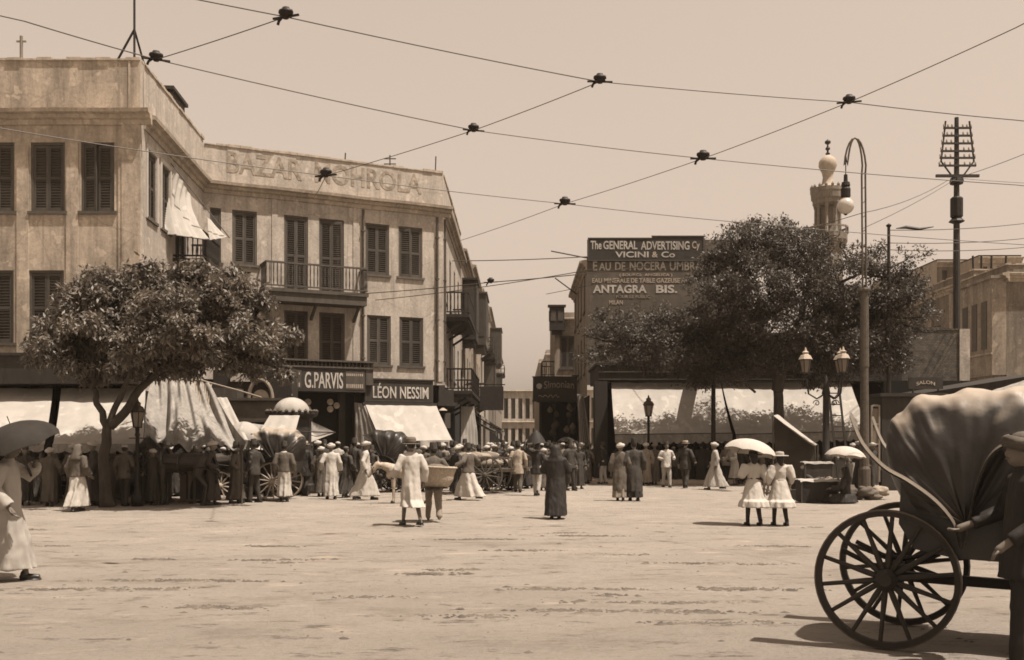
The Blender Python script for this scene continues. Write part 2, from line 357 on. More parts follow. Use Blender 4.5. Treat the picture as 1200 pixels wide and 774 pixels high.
kme = MB().box(.005, .995, 0, .3, -.2, .145).mesh('kerb_stone', KERB)
kr = thing('kerb', 'pale stone kerb edging the pavement before the right hand shops', 'kerb', (2.6, 42.19, 0))
for k in range(26): inst('kerb_stone', kme, kr, (k, 0, rnd.uniform(-.012, .008)))
pv = MB(); pv.box(-40, -6.5, 34.0, 43, -.2, .09); 
pv.build('pavement', PAVE, kind='structure')

# ------------------------------------------------------------------ building kit
def wall(parent, fr, x0, x1, z0, z1, ops, m, y=0, rev=.16, name='wall'):
    X = sorted(set([x0, x1] + [v for o in ops for v in o[:2] if x0 < v < x1])); Z = sorted(set([z0, z1] + [v for o in ops for v in o[2:4] if z0 < v < z1]))
    mb = MB()
    for i in range(len(X)-1):
        for j in range(len(Z)-1):
            cx, cz = (X[i]+X[i+1])/2, (Z[j]+Z[j+1])/2
            if any(o[0] < cx < o[1] and o[2] < cz < o[3] for o in ops): continue
            mb.add([(X[i],y,Z[j]),(X[i+1],y,Z[j]),(X[i+1],y,Z[j+1]),(X[i],y,Z[j+1])], [(0,1,2,3)])
    for a, b, c, d in [o[:4] for o in ops]:
        for p, q in (((a,c),(a,d)),((a,d),(b,d)),((b,d),(b,c)),((b,c),(a,c))):
            mb.add([(p[0],y,p[1]),(q[0],y,q[1]),(q[0],y+rev,q[1]),(p[0],y+rev,p[1])], [(0,1,2,3)])
    me = bpy.data.meshes.new(name); me.from_pydata(mb.v, [], mb.f); bm = bmesh.new(); bm.from_mesh(me); bmesh.ops.remove_doubles(bm, verts=bm.verts, dist=1e-4); bm.to_mesh(me); bm.free(); me.materials.append(m)
    return inst(name, me, parent, fr.loc, fr.ang)
SH = {}
def shutter_mesh(w, h, m=None):
    m = m or SHUT; key = (round(w, 2), round(h, 1), m.name)
    if key not in SH:
        mb = MB(); t = .045; s = .07
        mb.box(0, s, 0, t, 0, h); mb.box(w-s, w, 0, t, 0, h)
        for z0, z1 in ((0, .12), (h*.48, h*.48+.09), (h-.1, h)): mb.box(s, w-s, .003, t-.003, z0, z1)
        for a, b in ((.12, h*.48), (h*.48+.09, h-.1)):
            n = max(3, int((b-a)/.085))
            for k in range(n):
                z = a + (k+.5)*(b-a)/n; mb.bar((s, t/2, z), (w-s, t/2, z), .055, .012, up=(0, .75, .66))
        SH[key] = mb.mesh('shutter', m)
    return SH[key]
WF = {}
def window(parent, fr, x0, x1, z0, z1, y=0, rev=.16, sill=True, ajar=0, simple=False, fm=None, sm=None):
    w_, h_ = x1-x0, z1-z0; key = (round(w_, 2), round(h_, 2), sill, rev, (fm or SHUTF).name)
    if key not in WF:
        mb = MB(); f = .07
        mb.box(.002, f, .03, rev, 0.002, h_-.002); mb.box(w_-f, w_-.002, .03, rev, 0.002, h_-.002); mb.box(f, w_-f, .033, rev, h_-f, h_-.002)
        mb.box(f, w_-f, rev-.01, rev+.02, .002, h_-f)
        if sill: mb.box(-.08, w_+.08, -.07, .06, -.09, .0015)
        WF[key] = mb.mesh('window', fm or SHUTF)
    o = inst('window', WF[key], parent, tuple(Vector(fr.loc) + Matrix.Rotation(fr.ang, 3, 'Z') @ Vector((x0, y, z0))), fr.ang)
    if simple: return o
    lw = (w_-.15)/2
    for k in (0, 1):
        a = rnd.uniform(-.01, .01) if not (ajar and k) else -ajar
        if not ajar and rnd.random() < .12: a = rnd.uniform(.06,.3)*(-1 if k == 0 else 0)
        inst('shutter', shutter_mesh(lw, h_-.09, sm), o, (.073 + k*(lw+.004), .05, .012), a)
    return o
def mould(fr, parent, x0, x1, z, prof, m, name='cornice', y=0):
    mb = MB()
    pts = [(0, -.02)] + prof + [(0, prof[-1][1])]
    n = len(prof)
    k = max(1, int((x1-x0)/1.2)); wob = [(rnd.uniform(-.012,.012), rnd.uniform(-.014,.014)) for _ in range(k+1)]
    for i in range(k+1):
        for o, dz in prof: mb.v.append((x0+(x1-x0)*i/k, y-o+wob[i][0]*.5*(o > .05), z+dz+wob[i][1]))
    for i in range(k):
        for j in range(n-1): mb.f.append((i*n+j, (i+1)*n+j, (i+1)*n+j+1, i*n+j+1))
    mb.f.append(tuple(range(n))); mb.f.append(tuple(k*n+j for j in reversed(range(n))))
    return mb.build(name, m, parent, fr.loc, fr.ang)
CORN = [(-.02, -.34), (.05, -.34), (.07, -.2), (.16, -.16), (.2, -.06), (.34, -.03), (.36, .08), (.10, .14), (-.02, .14)]
def railing(parent, fr, x0, x1, y0, z0, h=.95, step=.13, mb_m=None, cutleft=True):
    """balcony railing: the front at -y0 and both returns to the wall; each baluster its own piece"""
    m = mb_m or IRON; mb = MB()
    for z, t in ((h, .06), (.09, .04)):
        mb.box(x0-.03, x1+.03, -y0-.03, -y0+.03, z0+z-t/2, z0+z+t/2)
        mb.box(x0-.03, x0+.03, -y0+.03, 0, z0+z-t/2, z0+z+t/2); mb.box(x1-.03, x1+.03, -y0+.03, 0, z0+z-t/2, z0+z+t/2)
    return mb, m
BAL = {}
def balcony(parent, fr, x0, x1, depth, z, h=.95, step=.145, slab=.3, dm=None, rm=None, y=0):
    dm = dm or MIDW; rm = rm or MIDW
    mb = MB(); mb.box(x0-.06, x1+.06, y-depth-.06, y, z-.14, z); mb.box(x0, x1, y-depth, y, z-slab, z-.14)
    for k in range(3):
        xx = x0+.25+(x1-x0-.5)*k/2; mb.poly([(0,0)], 0, 0) if 0 else mb.bar((xx, y, z-slab-.55), (xx, y-depth*.8, z-slab), .1, .1)
    o = mb.build('balcony', dm, parent, fr.loc, fr.ang)
    mb = MB(); d = depth
    for zz, t in ((h, .07), (.1, .05)):
        mb.box(x0-.03, x1+.03, y-d-.035, y-d+.035, z+zz-t/2, z+zz+t/2)
        mb.box(x0-.03, x0+.035, y-d+.035, y, z+zz-t/2, z+zz+t/2); mb.box(x1-.035, x1+.03, y-d+.035, y, z+zz-t/2, z+zz+t/2)
    mb.build('handrail', rm, o)
    key = (round(h, 2), rm.name)
    if key not in BAL: BAL[key] = MB().tube([(0,0,.12),(0,0,.3),(0,0,.5),(0,0,.75),(0,0,h-.03)], [.016,.03,.018,.028,.016], 6).mesh('baluster', rm)
    n = int((x1-x0)/step); 
    for k in range(n+1): inst('baluster', BAL[key], o, (x0+(x1-x0)*k/n, y-d, z))
    n2 = max(2, int(d/step))
    for k in range(1, n2):
        for xx in (x0, x1): inst('baluster', BAL[key], o, (xx, y-d+d*k/n2, z))
    return o
def drain(parent, fr, x, z0, z1, m=IRONL):
    mb = MB(); mb.tube([(x,-.08,z0),(x,-.08,z1)], .05, 8)
    for k in range(4):
        z = z0 + (z1-z0)*(k+.5)/4; mb.box(x-.07, x+.07, -.14, 0, z-.03, z+.03)
    mb.build('drainpipe', m, parent, fr.loc, fr.ang)
def sheet(root, name, p00, p10, p11, p01, m, sag=.12, fold=.02, nf=7, nu=40, nv=16, seed=0, thick=.012, extra=None):
    """a cloth stretched between four world corners (p00-p10 upper edge), sagging and rippled, with real thickness"""
    p00, p10, p11, p01 = map(Vector, (p00, p10, p11, p01)); nrm = (p10-p00).cross(p01-p00).normalized()
    if nrm.z < 0: nrm = -nrm
    def f(u, v, o=0):
        p = (p00*(1-u)+p10*u)*(1-v) + (p01*(1-u)+p11*u)*v
        d = -sag*4*v*(1-v)*(.55+.45*math.sin(u*math.pi)) - sag*.35*abs(math.sin(u*nf*1.0*math.pi/2+seed))*v
        d += fold*math.sin(u*nf*2.1*math.pi+seed+1.5*v)*(.3+.7*v) + fold*.6*mnoise.noise((u*6+seed, v*3, seed))
        if extra: d += extra(u, v)
        return p + nrm*(d+o)
    mb = MB(); mb.grid(f, nu, nv); mb.grid(lambda u, v: f(u, v, -thick), nu, nv)
    return mb.build(name, m, root, W(root), smooth=True)
def valance(root, p, q, h, m, n=14, seed=0, wav=.25):
    p, q = Vector(p), Vector(q)
    def f(u, v, o=0):
        t = u*n; sc_ = abs(math.sin(t*math.pi)); a = p*(1-u)+q*u
        side = (q-p).cross(Vector((0,0,1))).normalized()
        return a + Vector((0,0,-v*h*((1-wav)+wav*sc_))) + side*(.03*math.sin(t*2.3+seed)*v+o)
    mb = MB(); mb.grid(f, n*6, 3); mb.grid(lambda u, v: f(u, v, .01), n*6, 3)
    return mb.build('valance', m, root, W(root), smooth=True)
def poles(root, pts, r=.035, m=None, name='pole'):
    for p in pts: MB().tube([(p[0],p[1],0),(p[0],p[1],p[2])], r, 8).build(name, m or MIDW, root, W(root))

# ------------------------------------------------------------------ left corner block
A0 = (-11.4, 31.4); A1 = (-11.94, 39.6)
bA = thing('corner_building', 'stained plaster corner block with tall shuttered windows and blank parapet at far left', 'building', (A0[0], A0[1], 0))
fA = Frame((A0[0]-14, A0[1]), A0, A0); fAr = Frame(A0, A1, A0)
ZT, ZC = 13.4, 11.75
def ops_from(fr, rects, dz=0):
    out_ = []
    for a, b, c, d in rects:
        x0, z1 = fr.hit(a, c); x1, z0 = fr.hit(b, d)
        out_.append((x0, x1, z0, z1))
    return out_
ra = ops_from(fA, [(36,76,167,248), (95,134,167,248), (-23,17,167,248), (34,75,317,402), (95,134,317,402), (-24,16,317,402)])
wall(bA, fA, 0, 14, 3.3, ZT, ra, PL_A)
for o in ra: window(bA, fA, *o)
# shallow recessed panels: raised plaster strips either side of the windows
for px in (27, 85, 146):
    xa, _ = fA.hit(px-7, 300); xb, _ = fA.hit(px+7, 300)
    MB().box(xa, xb, -.035, .01, 4.4, ZC-.9).build('pilaster', PL_A, bA, fA.loc, fA.ang)
MB().box(14-.55, 14+.03, -.06, .02, 3.3, ZC-.34).build('corner_pier', PL_A, bA, fA.loc, fA.ang)
mould(fA, bA, 0, 14.36, ZC, CORN, STONE)
rr = []
for a, b in ((171.5,180.5), (186.5,197)):
    x0 = fAr.hit(a, 200)[0]; x1 = fAr.hit(b, 200)[0]
    z1 = 9.3 + 1.15; rr.append((x0, x1, z1-2.2, z1))
rr = [(.75, 1.75, ra[0][2], ra[0][3]), (2.35, 3.35, ra[0][2], ra[0][3]), (4.1, 5.7, ra[0][2]-.75, ra[0][3]-.1), (.75,1.75,ra[3][2],ra[3][3]), (2.35,3.35,ra[3][2],ra[3][3]), (4.4,5.5,ra[3][2],ra[3][3])]
wall(bA, fAr, 0, fAr.len, 3.3, ZT, rr, PL_B)
for i, o in enumerate(rr):
    window(bA, fAr, *o, sill=(i != 2))
mould(fAr, bA, 0.365, fAr.len, ZC-.004, CORN, STONE)
# pale surrounds of the two windows in the lit flank
for o in rr[:2]:
    mb = MB(); mb.box(o[0]-.16, o[0]-.01, -.04, .02, o[2]-.05, o[3]+.16); mb.box(o[1]+.01, o[1]+.16, -.04, .02, o[2]-.05, o[3]+.16); mb.box(o[0]-.01, o[1]+.01, -.038, .02, o[3]+.01, o[3]+.16)
    mb.build('window_surround', WHITEP, bA, fAr.loc, fAr.ang)
balcony(bA, fAr, 3.8, 6.4, 1.0, rr[2][2], dm=DARKW, rm=DARKW)
# parapet cap and roof
mb = MB(); 
def capstones(fr, parent, x0, x1, z, t=.34, m=STONE):
    k = int((x1-x0)/.45); mb = MB()
    for i in range(k):
        a = x0+(x1-x0)*i/k; b = x0+(x1-x0)*(i+1)/k; h = rnd.uniform(.03, .1)
        mb.box(a+.004, b-.004, -.03-rnd.random()*.03, t, z-.006, z+h)
    return mb.build('coping', m, parent, fr.loc, fr.ang, kind='stuff')
capstones(fA, bA, 0, 14, ZT); capstones(fAr, bA, .35, fAr.len, ZT)
MB().box(-14, -.3, .35, 12, ZC, ZC+.2).build('roof', PL_C, bA)
MB().box(-.34, .0, .3, fAr.len-.1, ZC+.3, ZT-.01).build('parapet', PL_B, bA, rz=0) if False else None
MB().box(-14.0, .0, .3, .36, ZC, ZT-.02).build('parapet_back', PL_A, bA)
MB().box(0, fAr.len, .3, .36, ZC, ZT-.02).build('parapet_back', PL_A, bA, fAr.loc, fAr.ang)
mb = MB(); mb.box(5.6, 7.4, .5, 2.0, ZT-.9, ZT+1.0); mb.box(5.45, 7.55, .4, 2.1, ZT+1.0, ZT+1.12)
mb.build('roof_hut', DARKW, bA, fAr.loc, fAr.ang)
# ground storey: dark shop front under a timber canopy
mb = MB(); mb.box(-14, .3, -1.15, -.02, 3.42, 4.25); mb.box(-14, .34, -1.22, -.02, 4.25, 4.33); mb.build('shop_canopy', DARKW, bA)
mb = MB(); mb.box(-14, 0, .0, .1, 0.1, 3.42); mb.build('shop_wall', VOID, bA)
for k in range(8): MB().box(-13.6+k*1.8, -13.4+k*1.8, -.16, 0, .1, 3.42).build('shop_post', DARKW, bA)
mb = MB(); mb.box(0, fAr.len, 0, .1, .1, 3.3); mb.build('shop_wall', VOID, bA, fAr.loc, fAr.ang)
# mast with two stays on the parapet
ms = thing('roof_mast', 'thin iron mast with two raking stays on the left parapet', 'mast', tuple(at(157.5, 72, 31.7)))
mb = MB().tube([(0,0,-.3),(0,0,3.2)], .035, 6); mb.build('mast', IRON, ms)
for dx, dy in ((-.68,0.05),(.1,.9)): MB().tube([(dx,dy,-.2),(0,0,.98)], .035, 6).build('stay', IRON, ms)
tp = at(25, 70, 34)
t2 = thing('roof_pole', 'small telegraph post with one crossarm above the far left roof', 'pole', tuple(tp))
MB().tube([(0,0,-1.5),(0,0,.78)], .05, 6).build('post', PALEW, t2); MB().bar((-.16,0,.6),(.16,0,.6),.05).build('crossarm', PALEW, t2)
# hanging sun-cloth on the flank
dr = thing('sun_cloth', 'pale cloth hung as a sunshade over the flank balcony of the corner block', 'sunshade', (0,0,0))
sheet(dr, 'cloth', at(199.5,190,34.9), at(224,230,36.4), at(247,281,35.0), at(198,274,34.2), CANV, sag=.25, fold=.08, nf=5, seed=2)
sheet(dr, 'cloth', at(243,255,35.6), at(247,258,35.8), at(268,278,35.3), at(247,281,35.05), CANV, sag=.04, fold=.03, nf=3, nu=14, nv=8, seed=3)
MB().tube([at(198,189,34.9), at(269,279,35.3)], .02, 6).build('rod', MIDW, dr); MB().tube([at(198,275,34.2), at(248,282,35.0)], .02, 6).build('rod', MIDW, dr)

# ------------------------------------------------------------------ the bazaar building
B0, B1 = A1, (-2.97, 44.0)
ST = Vector((.0083, 1.0))                                  # direction of the street
B2 = (B1[0]+ST.x*13, B1[1]+13)
bB = thing('bazaar_building', 'pale plaster three storey building with faded painted parapet name and long balcony', 'building', (B1[0], B1[1], 0))
fB = Frame(B0, B1, B1); fBs = Frame(B1, B2, B1)
ZB, ZBC = 13.25, 11.72
up = ops_from(fB, [(246,259,243,310), (272,301,248,312), (333,361,252,344), (374,403,256,346), (428,456,260,323), (467,495,264,326)])
lo = ops_from(fB, [(272,301,360,424), (333,361,364,424), (374,404,366,425), (430,458,369,428), (468,496,371,430)])
# level every row
def level(o, za, zb): return [(a, b, za if zz is None else zz, zb) for (a, b, c, d), zz in o]
zu1 = np.mean([o[3] for o in up]); zu0 = np.mean([up[1][2], up[4][2], up[5][2]]); zd0 = np.mean([up[2][2], up[3][2]])
up = [(o[0], o[1], zd0 if i in (2,3) else zu0, zu1) for i, o in enumerate(up)]
zl1 = np.mean([o[3] for o in lo]); zl0 = np.mean([lo[3][2], lo[4][2]])
lo = [(o[0], o[1], zl0 - (.25 if i in (1,2) else 0), zl1) for i, o in enumerate(lo)]
wall(bB, fB, 0, fB.len, 4.15, ZB, up+lo, PL_B)
for i, o in enumerate(up): window(bB, fB, *o, sill=i not in (2,3), ajar=.35 if i == 3 else 0)
for i, o in enumerate(lo): window(bB, fB, *o)
mould(fB, bB, 0, fB.len+.34, ZBC, CORN, STONE)
capstones(fB, bB, .05, fB.len, ZB)
MB().box(0, fB.len-.1, .3, .36, ZBC, ZB-.02).build('parapet_back', PL_B, bB, fB.loc, fB.ang)
# corner quoin and the faint giant pilasters
for px, w2 in ((322, .12), (417, .12), (515, .16)):
    x = fB.hit(px, 300)[0]; MB().box(x-w2, x+w2, -.03, .01, 4.3, ZBC-.34).build('pilaster', PL_B, bB, fB.loc, fB.ang)
drain(bB, fB, fB.hit(440, 300)[0]-.55, 4.3, ZBC-.4); drain(bB, fB, fB.len-.28, 4.3, ZBC-.4)
xa, _ = fB.hit(312, 330); xb, _ = fB.hit(430, 330)
xa = fB.hit(312, 330, -1.0)[0]; xb = fB.hit(430, 330, -1.0)[0]
balcony(bB, fB, xa, xb, 1.0, zd0-.02, h=1.0, slab=.5)
# faded lettering on the parapet
xa, z1 = fB.hit(266, 175); xb, z0 = fB.hit(326, 206)
lettering(bB, 'BAZAR', fB.hit(266,180)[0], fB.hit(354,195)[0], 12.25, 13.08, -.002, LETF, bold=.02, fr=fB)
lettering(bB, 'MOHROLA', fB.hit(369,190)[0], fB.hit(494,210)[0], 12.25, 13.08, -.002, LETF, bold=.02, fr=fB)
# small rooftop posts
for px, py, h, arms in ((404,177,.4,0), (457,186,.55,2), (510,184,.75,0)):
    x, z = fB.hit(px, 200, .2); p = fB.world(x, .2, ZB)
    t2 = thing('roof_post', {404:'short bare post on the parapet above the faded lettering', 457:'little post with two crossarms on the bazaar parapet', 510:'leaning bare stick at the street end of the bazaar parapet'}[px], 'post', tuple(p))
    MB().tube([(0,0,-.2),(.03*(arms == 0),0,h)], .03, 6).build('post', MIDW, t2)
    for k in range(arms): MB().bar((-.25,0,h-.15-.22*k),(.25,0,h-.15-.22*k),.04).build('crossarm', MIDW, t2)
# street flank
so = []
for k in range(4):
    x = 1.0 + k*3.1
    so += [(x, x+1.05, 7.9, 10.3), (x, x+1.05, 4.7, 6.6)]
wall(bB, fBs, 0, 13, 4.15, ZB, so, PL_B)
for o in so: window(bB, fBs, *o)
mould(fBs, bB, .34, 13, ZBC-.004, CORN, STONE); capstones(fBs, bB, .35, 13, ZB)
MB().box(0, 13, .3, .36, ZBC, ZB-.02).build('parapet_back', PL_B, bB, fBs.loc, fBs.ang)
balcony(bB, fBs, .7, 6.5, 1.05, 7.3, dm=DARKW, rm=DARKW); balcony(bB, fBs, .6, 8.5, 1.2, 3.95, dm=DARKW, rm=IRON)
drain(bB, fBs, .25, 4.3, ZBC-.4)
MB().box(-8, 0, .3, 9, ZBC, ZBC+.15).build('roof', PL_C, bB, fB.loc, fB.ang) if False else None
mb = MB(); mb.add([(B0[0]-B1[0]+.2, B0[1]-B1[1]+.3, ZBC),(-.3,.4,ZBC),(B2[0]-B1[0]-.3,13,ZBC),(-9,13,ZBC)], [(0,1,2,3)]); mb.build('roof', PL_C, bB)
# ground storey void and piers
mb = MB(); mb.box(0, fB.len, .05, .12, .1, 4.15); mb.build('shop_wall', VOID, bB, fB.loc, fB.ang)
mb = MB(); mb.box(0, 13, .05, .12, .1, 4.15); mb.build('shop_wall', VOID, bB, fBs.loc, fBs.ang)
for px in (335, 400, 418, 517):
    x = fB.hit(px, 480)[0]; MB().box(x-.14, x+.14, -.1, .05, .1, 4.15).build('shop_pier', DARKW, bB, fB.loc, fB.ang)
# G.PARVIS shop front
xa = fB.hit(327, 430, -.9)[0]; xb = fB.hit(438, 430, -.9)[0]; zt = fB.hit(380, 424, -.9)[1]; zb = fB.hit(380, 459, -.9)[1]
sp = thing('shop_sign', 'dark shop fascia lettered G.PARVIS in tall pale capitals', 'sign', tuple(fB.world(0,0,0)), fB.ang)
zl = fB.hit(380, 456, -.9)[1]; zs = fB.hit(380, 433, -.9)[1]
MB().box(xa+.05, xb-.35, -.9, -.02, zb, zs+.04).build('board', SIGNB, sp)
lettering(sp, 'G.PARVIS', fB.hit(357,445,-.9)[0], fB.hit(402,445,-.9)[0], zl+.02, zs-.12, -.905, LETW, bold=.012)
for a, b, t1, t2_ in ((332,353,'BRONZES','ARABES'), (405,427,'MEUBLES','OBJETS')):
    x0, x1 = fB.hit(a,445,-.9)[0], fB.hit(b,445,-.9)[0]
    pn = MB().box(x0, x1, -.915, -.9, zl, zs-.06).build('side_panel', MIDW, sp)
    mb = MB()
    for r_ in range(9): mb.box(x0+.03+(x1-x0-.06)*r_/9, x0+.03+(x1-x0-.06)*(r_+.55)/9, -.921, -.914, zs-.24, zs-.14)
    mb.build('worn_lettering', LETG, pn)
    mb = MB()
    for r_ in range(9): mb.box(x0+.03+(x1-x0-.06)*r_/9, x0+.03+(x1-x0-.06)*(r_+.6)/9, -.921, -.914, zl+.06, zl+.22)
    mb.build('worn_lettering', LETG, pn)
mb = MB(); mb.box(xa, xb, -.95, -.0, zs+.05, zs+.12); mb.box(xa-.05, xb+.05, -1.0, -.0, zt+.0, zt+.07)
mb.build('ledge', MIDW, sp)
bme = MB().tube([(0,0,0),(0,0,.07),(0,0,.14),(0,0,.22)], [.02,.035,.02,.03], 6).mesh('baluster', MIDW)
for k in range(24): inst('baluster', bme, sp, (xa+.1+(xb-xa-.2)*k/23, -.93, zs+.12)).scale.z = max(.3, (zt-zs-.12)/.22)
MB().box(xb-.33, xb-.02, -.9, -.05, zb+.3, zt).build('end_panel', MIDW, sp)
# clusters of round lamp glasses in the doorway
lg = 0
disc = MB().lathe([(0,-.02),(.12,-.02),(.135,0),(.12,.02),(0,.035)], 16).mesh('round_pane', LETG)
for nm, cx in (('left', 361), ('right', 387)):
    t2 = thing('door_light', 'three round glass panes on the %s leaf of the dark doorway under G.PARVIS' % nm, 'door light', tuple(fB.world(0,0,0)), fB.ang, 'round glass panes in the doorway')
    for dx, dy in ((0,-4.2),(0,4.2),((-7.5 if nm == 'left' else 7.5),0)):
        x, z = fB.hit(cx+dx, 475.5+dy, -.25); inst('round_pane', disc, t2, (x,-.25,z), rot=(R(90),0,0))
# LEON NESSIM
sn = thing('shop_sign', 'sloping dark shop sign lettered LÉON NESSIM above a white blind', 'sign', tuple(fB.world(0,0,0)), fB.ang)
yb = -.75
xa = fB.hit(426, 460, yb)[0]; xb = fB.hit(509, 460, yb)[0]; zt = fB.hit(468, 446, yb)[1]; zb = fB.hit(468, 475, yb)[1]
mb = MB(); mb.box(xa+.05, xb-.05, yb, -.02, zb+.1, zt); mb.box(xa-.06, xb+.08, yb-.12, -.02, zb-.02, zb+.1); mb.box(xa, xb, yb-.05, -.01, zt, zt+.06)
mb.build('board', SIGNB, sn)
mb = MB()
for a, b, c, d in ((xa+.1, xb-.1, zt-.08, zt-.055), (xa+.1, xb-.1, zb+.155, zb+.18)): mb.box(a, b, yb-.012, yb, c, d)
for a in (xa+.1, xb-.125): mb.box(a, a+.025, yb-.012, yb, zb+.185, zt-.085)
mb.build('moulding', MIDW, sn)
x0, x1 = fB.hit(437,460,yb)[0], fB.hit(502,460,yb)[0]
lettering(sn, 'LÉON NESSIM', x0, x1, zb+.27, zt-.13, yb-.008, LETW, bold=.012)
aw = thing('awning', 'plain white shop blind hanging below the LÉON NESSIM sign', 'awning', (0,0,0))
sheet(aw, 'canvas', fB.world(xa+.05,-.87,zb-.02), fB.world(xb+.05,-.87,zb-.02), fB.world(xb+.18,-2.35,1.78), fB.world(xa+.25,-2.3,1.72), CANV, sag=.07, fold=.02, nf=6, seed=1)
valance(aw, fB.world(xa+.25,-2.31,1.74), fB.world(xb+.18,-2.36,1.8), .33, CANV, n=10)
sheet(aw, 'side_curtain', fB.world(xa-.32,-.5,zb+.1), fB.world(xa+.05,-.85,zb), fB.world(xa+.3,-2.25,1.6), fB.world(xa-.38,-.75,1.55), CANVG, sag=.05, fold=.05, nf=4, nu=14, seed=5)
poles(aw, [tuple(fB.world(xa+.27,-2.28,1.74)), tuple(fB.world(xb+.17,-2.33,1.8))], .025)
# hooded corner shop beyond the blind
ck = thing('shop_hood', 'dark timber hood projecting at the street corner beside the white blind', 'canopy', tuple(fB.world(0,0,0)), fB.ang)
x0 = fB.hit(512, 465, -.5)[0]
mb = MB(); mb.box(x0, x0+.9, -.6, -.02, 3.25, 3.4); mb.box(x0+.1, x0+.8, -.45, -.02, 3.4, 3.95); mb.build('hood', DARKW, ck)
MB().lathe([(0,.12),(.06,.1),(.2,0),(.19,-.01),(0,.02)], 12, (x0+.25,-.55,3.05)).build('lamp_shade', LETG, ck)
MB().box(x0+.35, x0+.62, -.5, -.44, 2.3, 2.95).build('hanging_board', MIDW, ck)

# ------------------------------------------------------------------ houses along the left of the street
def row_house(p, q, h, label, m, floors, base, cornice=True, wstep=2.6, bal=None, zg=4.0, depth=8, name='house', front=False, parts=True):
    """p->q runs along the visible wall, outward on its right hand side"""
    t = thing(name, label, 'building', (p[0], p[1], 0)); fr = Frame(p, q, p); L_ = fr.len
    ops = []
    for (z0, z1) in floors:
        n = max(1, int(L_/wstep)); 
        for k in range(n):
            c = (k+.5)*L_/n; ops.append((c-.5, c+.5, z0, z1))
    wall(t, fr, 0, L_, zg, h, ops, m)
    for o in ops: window(t, fr, *o)
    if cornice: mould(fr, t, -.1, L_+.1, h-.5, CORN, m)
    mb = MB(); mb.box(0, L_, .02, depth, h-.3, h-.2); mb.build('roof', PL_C, t, fr.loc, fr.ang)
    mb = MB(); mb.box(.01, L_-.01, .02, .1, .0, zg); mb.build('shop_wall', VOID, t, fr.loc, fr.ang)
    n = max(2, int(L_/3)); pm = MB().box(0, .3, -.12, .02, 0, zg).mesh('shop_pier', m if rnd.random() < .5 else DARKW)
    for k in range(n+1): inst('shop_pier', pm, t, tuple(Vector(fr.loc) + Matrix.Rotation(fr.ang, 3, 'Z') @ Vector((k*(L_-.3)/n, 0, 0))), fr.ang)
    for (x0, x1, z, d) in (bal or []): balcony(t, fr, x0, x1, d, z, dm=DARKW, rm=DARKW, step=.22)
    MB().box(0, .08, .02, depth, zg, h-.2).build('side_wall', m, t, fr.loc, fr.ang); MB().box(L_-.08, L_, .02, depth, zg, h-.2).build('side_wall', m, t, fr.loc, fr.ang)
    return t, fr
def sp_(d): return (B1[0]+ST.x*(d-44), d)
def oriel(t, fr, x0, x1, z0, z1, d, m):
    mb = MB(); mb.box(x0, x1, -d, 0, z0, z1); mb.box(x0-.1, x1+.1, -d-.1, 0, z1, z1+.12); mb.box(x0+.15, x1-.15, -d+.15, 0, z0-.25, z0); o = mb.build('oriel', m, t, fr.loc, fr.ang)
    n = max(2, int((x1-x0)/.8)); mb = MB()
    for k in range(n): a = x0+(x1-x0)*(k+.15)/n; b = x0+(x1-x0)*(k+.85)/n; mb.box(a, b, -d-.03, -d, z0+.6, z1-.25)
    mb.box(x0-.03, x0, -d+.12, -.1, z0+.6, z1-.25); mb.build('lattice', SHUT, o)
t, fr = row_house(sp_(57.05), sp_(69), 12.9, 'narrow plastered house next along the left of the street', PL_C, [(8,10.3),(4.9,7)], 0)
oriel(t, fr, 1.5, 4.5, 7.6, 11.0, .8, DARKW); balcony(t, fr, 6, 11, 1.1, 4.4, dm=DARKW, rm=DARKW, step=.22)
t, fr = row_house(sp_(69.05), sp_(84), 14.1, 'tall grey house with wooden oriel half way down the left of the street', PL_C, [(9,11.4),(5.4,7.8)], 0)
oriel(t, fr, 3, 8, 8.6, 12.2, .9, MIDW); balcony(t, fr, 9, 14, 1.2, 5.0, dm=DARKW, rm=DARKW, step=.25)
t, fr = row_house(sp_(84.05), sp_(106), 14.8, 'long pale house with a row of small balconies down the street', PL_B, [(10,12.4),(6.4,8.8)], 0)
oriel(t, fr, 9.5, 13, 5.6, 9.0, 1.0, DARKW)
for k in range(3): balcony(t, fr, 2+k*7, 5+k*7, 1.0, 9.6, dm=DARKW, rm=DARKW, step=.3)
t, fr = row_house(sp_(106.05), sp_(135), 16.2, 'distant high house on the left where the street narrows', PL_E, [(11,13.6),(7,9.4)], 0, wstep=3.4)
oriel(t, fr, 6, 11, 10.4, 14.2, 1.2, MIDW); oriel(t, fr, 15, 19, 6.4, 9.8, 1.1, DARKW); balcony(t, fr, 21, 27, 1.3, 10.4, dm=DARKW, rm=DARKW, step=.4)
t, fr = row_house((sp_(135)[0]+.1, 135.05), (sp_(165)[0]+.3, 165), 15.0, 'farthest house on the left side of the street', PL_C, [(10,12.6),(6.4,8.8)], 0, wstep=3.6)
# lean-to awnings down the left shops
for d, w_, z, mm, lab in ((58.5, 5, 3.5, CANVD, 'dark sagging shop awning at the left street mouth'), (66, 5, 3.4, CANVG, 'grey shop awning farther along the left of the street'), (75, 7, 3.8, CANVD, 'deep brown awning half way down the left shops'), (88, 8, 3.8, CANVG, 'pale far awning down the left of the street')):
    a = thing('awning', lab, 'awning', (0,0,0)); x = sp_(d)[0]
    sheet(a, 'canvas', (x, d, z), (x, d+w_, z), (x+1.9, d+w_, z-1.1), (x+1.9, d, z-1.1), mm, sag=.12, nf=4, nu=16, nv=6, seed=d)
    valance(a, (x+1.9, d, z-1.1), (x+1.9, d+w_, z-1.1), .35, mm, n=7)
